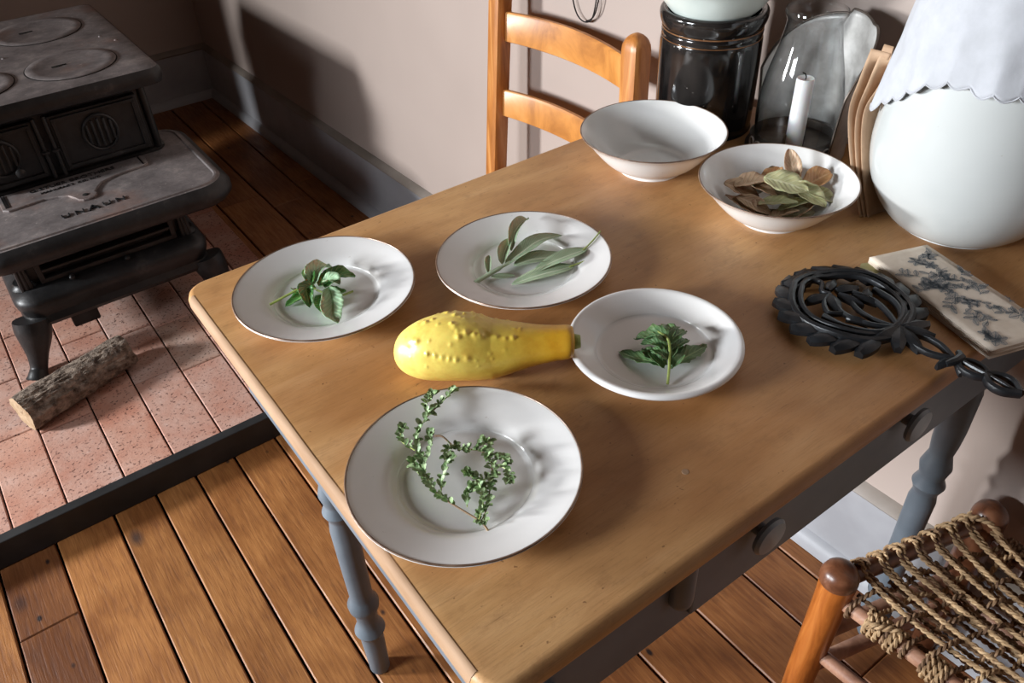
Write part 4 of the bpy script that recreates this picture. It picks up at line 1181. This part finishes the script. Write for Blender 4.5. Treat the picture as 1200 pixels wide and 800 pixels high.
# two bands of the oval ring, crossing at the far end
for rx, ry, r, oz in ((0.0560, 0.0560, 0.0038, 0.0), (0.0475, 0.0485, 0.0032, .001)):
    pts = []
    for k in range(61):
        a = rad(-90 + 360 * k / 60)
        pin = 1 - 0.10 * max(0, 1 - abs(k - 30) / 5)
        pts.append(T2(rx * cos(a), ry * sin(a) * (1 + .04 * (abs(k - 30) < 4)), oz + .0015 * sin(a * 4)))
    make('ring_band', tube(pts[:-1], r, 8, closed=True, flat=1.2), 'trivet', tv)
# leaf wreath around
for sg in (-1, 1):
    for k in range(9):
        a0 = rad(-90 + sg * (28 + k * 18.5)); a1 = a0 + sg * rad(17)
        b = T2(0.051 * cos(a0), 0.051 * sin(a0)); t = T2(0.0735 * cos(a1), 0.0735 * sin(a1), -.003)
        fleaf('wreath_leaf', b, t, 0.0185, curl=sg * .12)
# fan of leaves at the root of the handle
for dx, dy, w in ((-.030, .006, .013), (-.027, -.016, .014), (-.014, -.030, .013), (.014, -.028, .013), (.028, -.014, .014), (.033, .008, .013)):
    fleaf('fan_leaf', T2(0.002, -0.052, .003), T2(0.002 + dx, -0.052 + dy, .001), w, curl=.05)
# vine stems rising from the root into the head, and the inner leaves
for pts, r in (([(0, -.052), (-.016, -.030), (-.020, -.006), (-.010, .012)], .0026), ([(0, -.052), (-.006, -.030), (-.004, -.010), (.004, .004)], .0024), ([(0, -.052), (.012, -.034), (.020, -.012), (.016, .010)], .0026),
               ([(0, -.052), (.022, -.040), (.034, -.022), (.036, .000)], .003), ([(0, -.052), (-.022, -.042), (-.036, -.020), (-.038, .004)], .003), ([(-.020, -.006), (-.030, .004), (-.018, .018), (-.004, .022)], .0024), ([(0.0, .052), (.006, .040), (-.006, .030), (-.004, .022)], .0026)):
    make('vine_stem', tube(smoothpath([T2(x, y, .001) for x, y in pts], 6), r, 7, flat=1.3), 'trivet', tv)
for b, t, w in (((-.010, .022), (-.030, .030), .012), ((-.006, .020), (-.020, .000), .013), ((.002, .016), (.006, -.010), .012), ((.006, .022), (.028, .012), .012), ((.0, .028), (.020, .034), .010), ((.016, -.006), (.032, .004), .010), ((-.024, -.012), (-.014, -.030), .009), ((.010, .006), (.020, -.016), .009)):
    fleaf('inner_leaf', T2(b[0], b[1], .003), T2(t[0], t[1], .001), w, .005)
# handle: two long loops tied by a knot
def loop(y0, y1, w, x0=0.0, r=.0030, dz0=0, dz1=0):
    L = y1 - y0
    for sg in (-1, 1):
        pts = [T2(x0, y0, dz0), T2(x0 + sg * w, y0 + L * .3, dz0), T2(x0 + sg * w * 1.05, y0 + L * .65, dz1), T2(x0, y1, dz1)]
        make('handle_bar', tube(smoothpath(pts, 6), r, 8, flat=1.25), 'trivet', tv)


loop(-.056, -.108, .0085, .000)
make('handle_knot', tube([T2(-.012, -.108, .001), T2(-.004, -.112, .003), T2(.004, -.112, .003), T2(.011, -.106, .001)], [.003, .0042, .0042, .003], 8), 'trivet', tv)
fleaf('handle_leaf', T2(-.002, -.108, .002), T2(-.017, -.103, -.001), .008, .005)
fleaf('handle_leaf', T2(.002, -.110, .002), T2(-.010, -.122, -.001), .007, .005)
loop(-.110, -.142, .0078, .001)
loop(-.136, -.168, .0088, .002, .0036)
make('handle_bar', tube([T2(.001, -.112, .002), T2(.001, -.150, .002), T2(.002, -.164, 0)], .0024, 7), 'trivet', tv)
for x, y in ((-.045, -.028), (.045, -.028), (0, .055)):
    make('foot', tube([T2(x, y, 0), (TC.x + x, TC.y + y, TZ)], [.0042, .003], 8), 'trivet', tv)

# ================================================================== FOLDED PRINTED CLOTH
fc = thing('folded_cloth', (0.742, 0.292, TZ), 'folded beige cotton cloth printed with grey-blue flowers under the edge of the trivet', 'cloth')
A = Vector((0.681, 0.219)); Bq = Vector((0.7285, 0.382)); D = Vector((0.7965, 0.358)); Cq = Vector((0.754, 0.195))
def cl(u, v):   # u across 0..1, v along 0..1
    return A.lerp(Cq, u).lerp(Bq.lerp(D, u), v)


nl = 5
for k in range(nl):
    z0 = TZ + .0002 + k * 0.0022; z1 = z0 + .0019; e = random.uniform(0, .012)
    vs = []; fs = []; nu, nv = 10, 26
    for s_, z in ((0, z0), (1, z1)):
        for j in range(nv + 1):
            for i in range(nu + 1):
                u, v = i / nu, j / nv; u2 = u * (1 - e * .5) + .0; v2 = e + v * (1 - e)
                p = cl(u2, v2); dz = .0006 * noise.noise(Vector((p.x * 40, p.y * 40, k)))
                if i in (0, nu) or j in (0, nv): z_ = (z0 + z1) / 2 + (.0005 if s_ else -.0005)
                else: z_ = z + dz
                vs.append((p.x, p.y, z_))
    m = (nu + 1) * (nv + 1)
    for s_ in (0, 1):
        for j in range(nv):
            for i in range(nu):
                a0 = s_ * m + j * (nu + 1) + i; q = (a0, a0 + 1, a0 + nu + 2, a0 + nu + 1); fs.append(q if s_ else tuple(reversed(q)))
    bd = [i for i in range(nu + 1)] + [(j) * (nu + 1) + nu for j in range(1, nv + 1)] + [nv * (nu + 1) + i for i in range(nu - 1, -1, -1)] + [j * (nu + 1) for j in range(nv - 1, 0, -1)]
    for q in range(len(bd)):
        a0, b0 = bd[q], bd[(q + 1) % len(bd)]; fs.append((a0, b0, b0 + m, a0 + m))
    g = G(); g.add(vs, fs); lay = make('fabric_layer', g, 'print_cloth', fc, smooth='all')
ZP = TZ + nl * .0022 + .0006
ink = G(); rng = random.Random(11)


def stroke(pts, w0=.0005, w1=.0005):
    P = smoothpath([(x, y, 0) for x, y in pts], 5); n = len(P)
    for i in range(n - 1):
        d = (P[i + 1] - P[i]).normalized(); s = Vector((-d.y, d.x, 0)); wa = w0 + (w1 - w0) * i / n
        q = [P[i] - s * wa / 2, P[i + 1] - s * wa / 2, P[i + 1] + s * wa / 2, P[i] + s * wa / 2]
        ink.add([(v.x, v.y, 0) for v in q], [(0, 1, 2, 3)])


def inkleaf(x, y, a, L, w, fill=True):
    c, s = cos(a), sin(a); n = 7
    up = [(x + c * L * t - s * w / 2 * sin(pi * t), y + s * L * t + c * w / 2 * sin(pi * t)) for t in [i / n for i in range(n + 1)]]
    dn = [(x + c * L * t + s * w / 2 * sin(pi * t), y + s * L * t - c * w / 2 * sin(pi * t)) for t in [i / n for i in range(n + 1)]]
    stroke(up, .00045, .00045); stroke(dn, .00045, .00045)
    if fill:
        for t in [.2, .35, .5, .65, .8]:
            stroke([(x + c * L * t, y + s * L * t), (x + c * L * (t + .12) - s * w * .38 * sin(pi * t), y + s * L * (t + .12) + c * w * .38 * sin(pi * t))], .0005, .0003)
            stroke([(x + c * L * t, y + s * L * t), (x + c * L * (t + .12) + s * w * .38 * sin(pi * t), y + s * L * (t + .12) - c * w * .38 * sin(pi * t))], .0007, .0004)
        stroke([(x, y), (x + c * L, y + s * L)], .0006, .0003)


def flower(x, y, r, n=5, a0=0.0):
    for k in range(n):
        a = a0 + 2 * pi * k / n; inkleaf(x + cos(a) * r * .2, y + sin(a) * r * .2, a, r * .85, r * .55)
    for k in range(6):
        a = 2 * pi * k / 6; stroke([(x, y), (x + cos(a) * r * .25, y + sin(a) * r * .25)], .0007, .0007)


def sprig(x, y, a, L, n=5, s=.0105):
    P = [(x + cos(a + .4 * sin(3 * t)) * L * t, y + sin(a + .4 * sin(3 * t)) * L * t) for t in [i / 8 for i in range(9)]]
    stroke(P, .0007, .0004)
    for i in range(n):
        t = (i + 1) / (n + 1); px, py = P[int(t * 8)]; sg = 1 if i % 2 else -1
        inkleaf(px, py, a + sg * rng.uniform(.6, 1.1), s * rng.uniform(.7, 1.1), s * .45)


# cloth frame: origin at the near corner, long side along v
vx = (Bq - A); Lc = vx.length; vx = vx.normalized(); ux = Vector((vx.y, -vx.x)); Wc = abs((Cq - A).dot(ux))
def spot(u, v): return (u * Wc, v * Lc)


for u, v, r in ((.42, .56, .0085), (.30, .62, .007), (.52, .66, .0075), (.36, .45, .008), (.45, .38, .006), (.60, .78, .006), (.84, .18, .010), (.20, .07, .0085), (.72, .86, .005), (.48, .84, .006)):
    x, y = spot(u, v); flower(x, y, r * 1.3, rng.choice([5, 6]), rng.random() * 3)
for u, v, a, L, n in ((.36, .50, 1.2, .040, 8), (.44, .52, 2.0, .030, 7), (.40, .45, -1.2, .035, 8), (.50, .60, .7, .028, 6), (.30, .58, 2.6, .022, 5), (.38, .36, -1.8, .030, 7), (.55, .75, 1.2, .024, 5), (.84, .20, 2.2, .020, 5), (.80, .14, -.4, .018, 4), (.20, .05, 1.4, .020, 5), (.74, .55, 1.9, .022, 5), (.70, .42, .6, .020, 5), (.88, .50, 2.4, .014, 3), (.28, .70, 2.0, .022, 5), (.66, .84, .2, .018, 4), (.34, .30, -2.6, .014, 4), (.10, .05, .6, .012, 4), (.62, .48, 1.4, .014, 4), (.80, .62, .3, .012, 4), (.26, .42, -2.8, .012, 4), (.92, .30, .4, .01, 3)):
    x, y = spot(u, v); sprig(x, y, a, L, n)
inside = [all(0.001 < p.x < Wc - .001 and .001 < p.y < Lc - .001 for p in (ink.v[i] for i in f)) for f in ink.f]
ink.f = [f for f, k in zip(ink.f, inside) if k]; ink.mi = [0] * len(ink.f)
ink.v = [Vector((A.x + vx.x * p.y + ux.x * p.x, A.y + vx.y * p.y + ux.y * p.x, ZP)) for p in ink.v]
make('printed_flowers', ink, 'ink', fc, smooth=False)
g = G()
for pts in ([(.706, .378), (.722, .3855), (.740, .376), (.729, .366), (.716, .352), (.700, .352)],):
    g.merge(prism([(x, y) for x, y in reversed(pts)], TZ + .0005, TZ + .0035))
make('olive_corner', g, 'olivecloth', fc, smooth=False)

# ================================================================== WIRE ON THE WALL
hk = [(.972, 1.166, .90), (.968, 1.160, .845), (.966, 1.146, .812), (.966, 1.126, .800), (.966, 1.106, .806), (.966, 1.096, .826), (.969, 1.094, .86), (.971, 1.098, .92), (.972, 1.125, 1.0)]
hk2 = [(.966, 1.118, .802), (.965, 1.100, .812), (.964, 1.088, .832), (.966, 1.084, .87), (.971, 1.100, .94), (.972, 1.125, 1.0)]
w = thing('wire_loop', (.972, 1.125, 1.0), 'loop of thin dark wire hanging on the wall above the oak chair', 'wire')
hk = [(x, y + .012 * (z < .95), z + .006 * (z < .95)) for x, y, z in hk]; hk2 = [(x, y + .012 * (z < .95), z + .006 * (z < .95)) for x, y, z in hk2]
make('wire_strand', tube(smoothpath(hk + [], 8), .0013, 6).merge(tube(smoothpath([hk[0], (.973, 1.150, .96), (.973, 1.125, 1.0)], 6), .0013, 6)), 'wire', w)
make('wire_strand', tube(smoothpath(hk2, 8), .0013, 6), 'wire', w)
make('nail', tube([(.978, 1.125, 1.0), (.966, 1.125, 1.002)], .002, 8), 'wire', w)

# ================================================================== HERBS
def herb_leaf(root, pts, w, mat, **kw):
    return make('leaf', leaf(pts, w, **kw), mat, root, smooth='all', solid=0.0003)


# basil on the far left plate
Z0 = TZ + .0045
bs = thing('basil_sprig', (0.238, 0.700, Z0), 'small heap of shiny green basil leaves and stems on the far left plate', 'herb')
def bp(x, y, z): return (x, y, Z0 + z)


make('stem', tube(smoothpath([bp(.187, .716, .006), bp(.205, .714, .010), bp(.224, .712, .013), bp(.236, .706, .010)], 6), .0013, 7), 'stem', bs)
make('stem', tube(smoothpath([bp(.236, .706, .008), bp(.250, .688, .004), bp(.268, .686, .003)], 6), .0012, 7), 'stem', bs)
L_ = [([bp(.236, .712, .012), bp(.244, .722, .020), bp(.258, .732, .016), bp(.266, .734, .008)], .022, 'basilu', .3),
      ([bp(.243, .700, .012), bp(.262, .706, .016), bp(.280, .702, .008)], .024, 'basil', .3),
      ([bp(.240, .708, .010), bp(.256, .712, .012), bp(.272, .712, .010)], .020, 'basil', .25),
      ([bp(.236, .706, .012), bp(.226, .706, .017), bp(.222, .697, .012), bp(.219, .688, .003)], .016, 'basil', .4),
      ([bp(.230, .708, .010), bp(.216, .708, .006), bp(.200, .708, .002)], .014, 'basil', .3),
      ([bp(.246, .694, .014), bp(.240, .676, .010), bp(.232, .660, .006), bp(.230, .644, .004)], .024, 'basilu', .25),
      ([bp(.238, .698, .006), bp(.232, .684, .004), bp(.226, .674, .002)], .018, 'basil', .3),
      ([bp(.244, .704, .016), bp(.252, .698, .020), bp(.256, .688, .016)], .015, 'basilu', .4),
      ([bp(.234, .712, .014), bp(.238, .724, .018), bp(.246, .734, .012)], .014, 'basil', .4),
      ([bp(.240, .702, .006), bp(.250, .692, .006), bp(.262, .690, .004)], .016, 'basil', .3),
      ([bp(.228, .712, .008), bp(.220, .718, .010), bp(.222, .728, .004)], .012, 'basil', .3)]
for pts, w_, m, cp in L_: herb_leaf(bs, pts, w_, m, cup=cp, nv=12, nu=6, wave=.05)

# sage
sg_ = thing('sage_sprig', (0.43, 0.63, Z0), 'sprig of soft grey-green sage with several leaves on its stem', 'herb')
make('stem', tube(smoothpath([bp(.376, .615, .004), bp(.398, .616, .006), bp(.420, .617, .008), bp(.436, .620, .008)], 6), [.0024] * 10 + [.0017] * 9, 8), 'sage', sg_)
for pts, w_, cp in (([bp(.418, .617, .008), bp(.446, .620, .014), bp(.474, .626, .014), bp(.503, .624, .008)], .017, .18),
                    ([bp(.426, .612, .006), bp(.446, .608, .008), bp(.466, .602, .006), bp(.482, .604, .004)], .019, .15),
                    ([bp(.416, .620, .008), bp(.428, .632, .014), bp(.446, .646, .016)], .011, .5),
                    ([bp(.436, .630, .012), bp(.452, .646, .022), bp(.474, .660, .022), bp(.486, .666, .016)], .011, .5),
                    ([bp(.396, .617, .006), bp(.402, .626, .012), bp(.410, .636, .014)], .006, .5),
                    ([bp(.440, .626, .009), bp(.466, .634, .008), bp(.490, .634, .005)], .013, .2),
                    ([bp(.396, .613, .004), bp(.406, .606, .003), bp(.420, .602, .001)], .008, .3)):
    herb_leaf(sg_, pts, w_ * 1.25, 'sage', cup=cp, nv=14, nu=6, shape=1.0)
for i, (pts, w_, st_, lab) in enumerate((
        ([bp(.4065, .5895, .002), bp(.432, .582, .006), bp(.460, .575, .006), bp(.478, .572, .004)], .017, [bp(.472, .573, .005), bp(.490, .570, .006), bp(.506, .566, .007)], 'single sage leaf lying stem to the right at the front of the sage plate'),
        ([bp(.436, .590, .005), bp(.462, .588, .009), bp(.488, .585, .010), bp(.505, .583, .009)], .016, [bp(.500, .584, .009), bp(.516, .587, .013), bp(.532, .592, .017)], 'single sage leaf whose long stem reaches over the rim of the sage plate'))):
    o = thing('sage_leaf', pts[0], lab, 'leaf', 'loose sage leaves on the plate')
    herb_leaf(o, pts, w_ * 1.25, 'sage', cup=.14, nv=16, nu=6, shape=1.05)
    make('leaf_stalk', tube(smoothpath(st_, 5), .0009, 6), 'stem', o)

# oregano on the rolled-rim plate
Z0 = TZ + .0055
og = thing('oregano_sprig', (0.445, 0.405, Z0), 'small leafy dark green sprig standing fan-like on the rolled-rim plate', 'herb')
make('stem', tube(smoothpath([bp(.4225, .3735, .002), bp(.436, .386, .010), bp(.450, .402, .020), bp(.452, .418, .020)], 6), .0013, 7), 'stem', og)
for pts, w_, cp, m in (([bp(.436, .388, .008), bp(.430, .404, .006), bp(.424, .420, .003), bp(.420, .436, .001)], .018, .2, 'mint'),
                       ([bp(.438, .386, .008), bp(.452, .388, .006), bp(.470, .388, .005), bp(.488, .388, .004)], .020, .2, 'mint'),
                       ([bp(.450, .404, .018), bp(.448, .414, .022), bp(.443, .426, .014), bp(.440, .436, .006)], .020, .3, 'mint'),
                       ([bp(.452, .404, .018), bp(.462, .414, .020), bp(.472, .420, .012), bp(.476, .432, .008)], .016, .3, 'mint'),
                       ([bp(.450, .402, .016), bp(.464, .406, .018), bp(.480, .410, .012)], .015, .3, 'mint'),
                       ([bp(.438, .390, .012), bp(.436, .400, .016), bp(.436, .410, .012)], .012, .3, 'mint'),
                       ([bp(.440, .390, .012), bp(.450, .396, .014), bp(.458, .402, .010)], .010, .3, 'mint'),
                       ([bp(.442, .394, .008), bp(.456, .398, .008), bp(.466, .402, .006)], .016, .3, 'mint'),
                       ([bp(.438, .392, .006), bp(.436, .408, .006), bp(.438, .422, .004)], .018, .3, 'mint'),
                       ([bp(.450, .408, .016), bp(.456, .422, .016), bp(.462, .434, .010)], .013, .3, 'mint'),
                       ([bp(.444, .398, .014), bp(.440, .410, .018), bp(.432, .420, .014)], .013, .35, 'mint'),
                       ([bp(.446, .398, .012), bp(.462, .398, .014), bp(.474, .400, .010)], .012, .35, 'mint'),
                       ([bp(.432, .388, .006), bp(.430, .398, .012), bp(.432, .408, .012)], .010, .4, 'mint'),
                       ([bp(.436, .384, .006), bp(.446, .384, .011), bp(.456, .388, .010)], .009, .4, 'mint')):
    herb_leaf(og, pts, w_, m, cup=cp, nv=14, nu=6, wave=.06, serr=.10)

# thyme: two curling sprigs
Z0 = TZ + .0045


def thyme(label, main, branches, loc, seed):
    rng = random.Random(seed); o = thing('thyme_sprig', loc, label, 'herb', 'thyme sprigs on the near plate')
    P = smoothpath([bp(*p) for p in main], 10); make('stem', tube(P, [.0010 - .0005 * i / len(P) for i in range(len(P))], 6), 'thymestem', o)
    g = G()

    def tuft(p, d, k, s):
        for q in range(k):
            a = rng.uniform(0, 2 * pi); el = rng.uniform(-.1, 1.0)
            v = Vector((cos(a) * cos(el), sin(a) * cos(el), sin(el))) * .8 + d * .7; v.normalize(); L = s * rng.uniform(.7, 1.25)
            b = p + Vector((rng.uniform(-1, 1), rng.uniform(-1, 1), rng.uniform(0, 1))) * .0012; m1 = b + v * L * .55 + Vector((0, 0, L * .12)); e = b + v * L
            if e.z < Z0 + .0006: e.z = Z0 + .0006
            lf = leaf([b, m1, e], L * .62, nu=2, nv=4, cup=.2); lf.uv = None; g.merge(lf)
    segs = [(P, len(P), int(len(P) * main_from))] if False else []
    for i in range(4, len(P)):
        if label_bare(i / len(P)): continue
        d = (P[i] - P[i - 1]).normalized(); tuft(P[i], d, 2 if i % 2 else 1, .0060)
    tuft(P[-1], (P[-1] - P[-2]).normalized(), 7, .006)
    for br in branches:
        B = smoothpath([bp(*p) for p in br], 7); make('side_stem', tube(B, .0005, 5), 'stem', o)
        for i in range(2, len(B)): tuft(B[i], (B[i] - B[i - 1]).normalized(), 1 if i % 2 else 2, .0056)
        tuft(B[-1], (B[-1] - B[-2]).normalized(), 8, .006)
    x = make('leaves', g, 'thyme', o, smooth='all'); x['kind'] = 'stuff'


label_bare = lambda t: t < .26
thyme('long curved thyme sprig with a bare woody end, down the left of the near plate',
      [(.2000, .3330, .003), (.2010, .3470, .005), (.1960, .3640, .006), (.1890, .3860, .008), (.1880, .4050, .010), (.1950, .4250, .012), (.2020, .4430, .016), (.2180, .4570, .018), (.2380, .4660, .017), (.2590, .4750, .016)],
      [[(.190, .388, .008), (.202, .402, .012), (.211, .409, .014)], [(.193, .418, .010), (.206, .430, .014), (.214, .440, .016)], [(.196, .436, .014), (.192, .452, .016), (.200, .462, .016)], [(.200, .366, .006), (.206, .374, .008), (.213, .377, .010)], [(.200, .350, .006), (.211, .359, .012), (.216, .370, .014)], [(.191, .404, .008), (.187, .416, .010), (.189, .428, .010)], [(.225, .460, .018), (.230, .472, .020), (.240, .479, .018)]],
      (.2, .42, Z0), 3)
label_bare = lambda t: t < .20
thyme('hooked sprig of thyme curling round the right of the near plate',
      [(.2210, .4470, .006), (.2250, .4400, .008), (.2270, .4280, .006), (.2300, .4180, .008), (.2380, .4050, .012), (.2400, .3920, .012), (.2320, .3770, .010), (.2240, .3690, .008), (.2130, .3570, .006), (.2030, .3500, .004)],
      [[(.226, .430, .006), (.220, .424, .008), (.217, .420, .006)], [(.240, .398, .012), (.246, .390, .014), (.249, .381, .012)], [(.238, .388, .012), (.243, .372, .014), (.239, .364, .012)], [(.236, .410, .010), (.244, .408, .014), (.250, .406, .012)], [(.230, .378, .008), (.222, .380, .010), (.217, .388, .012)]],
      (.235, .395, Z0), 9)
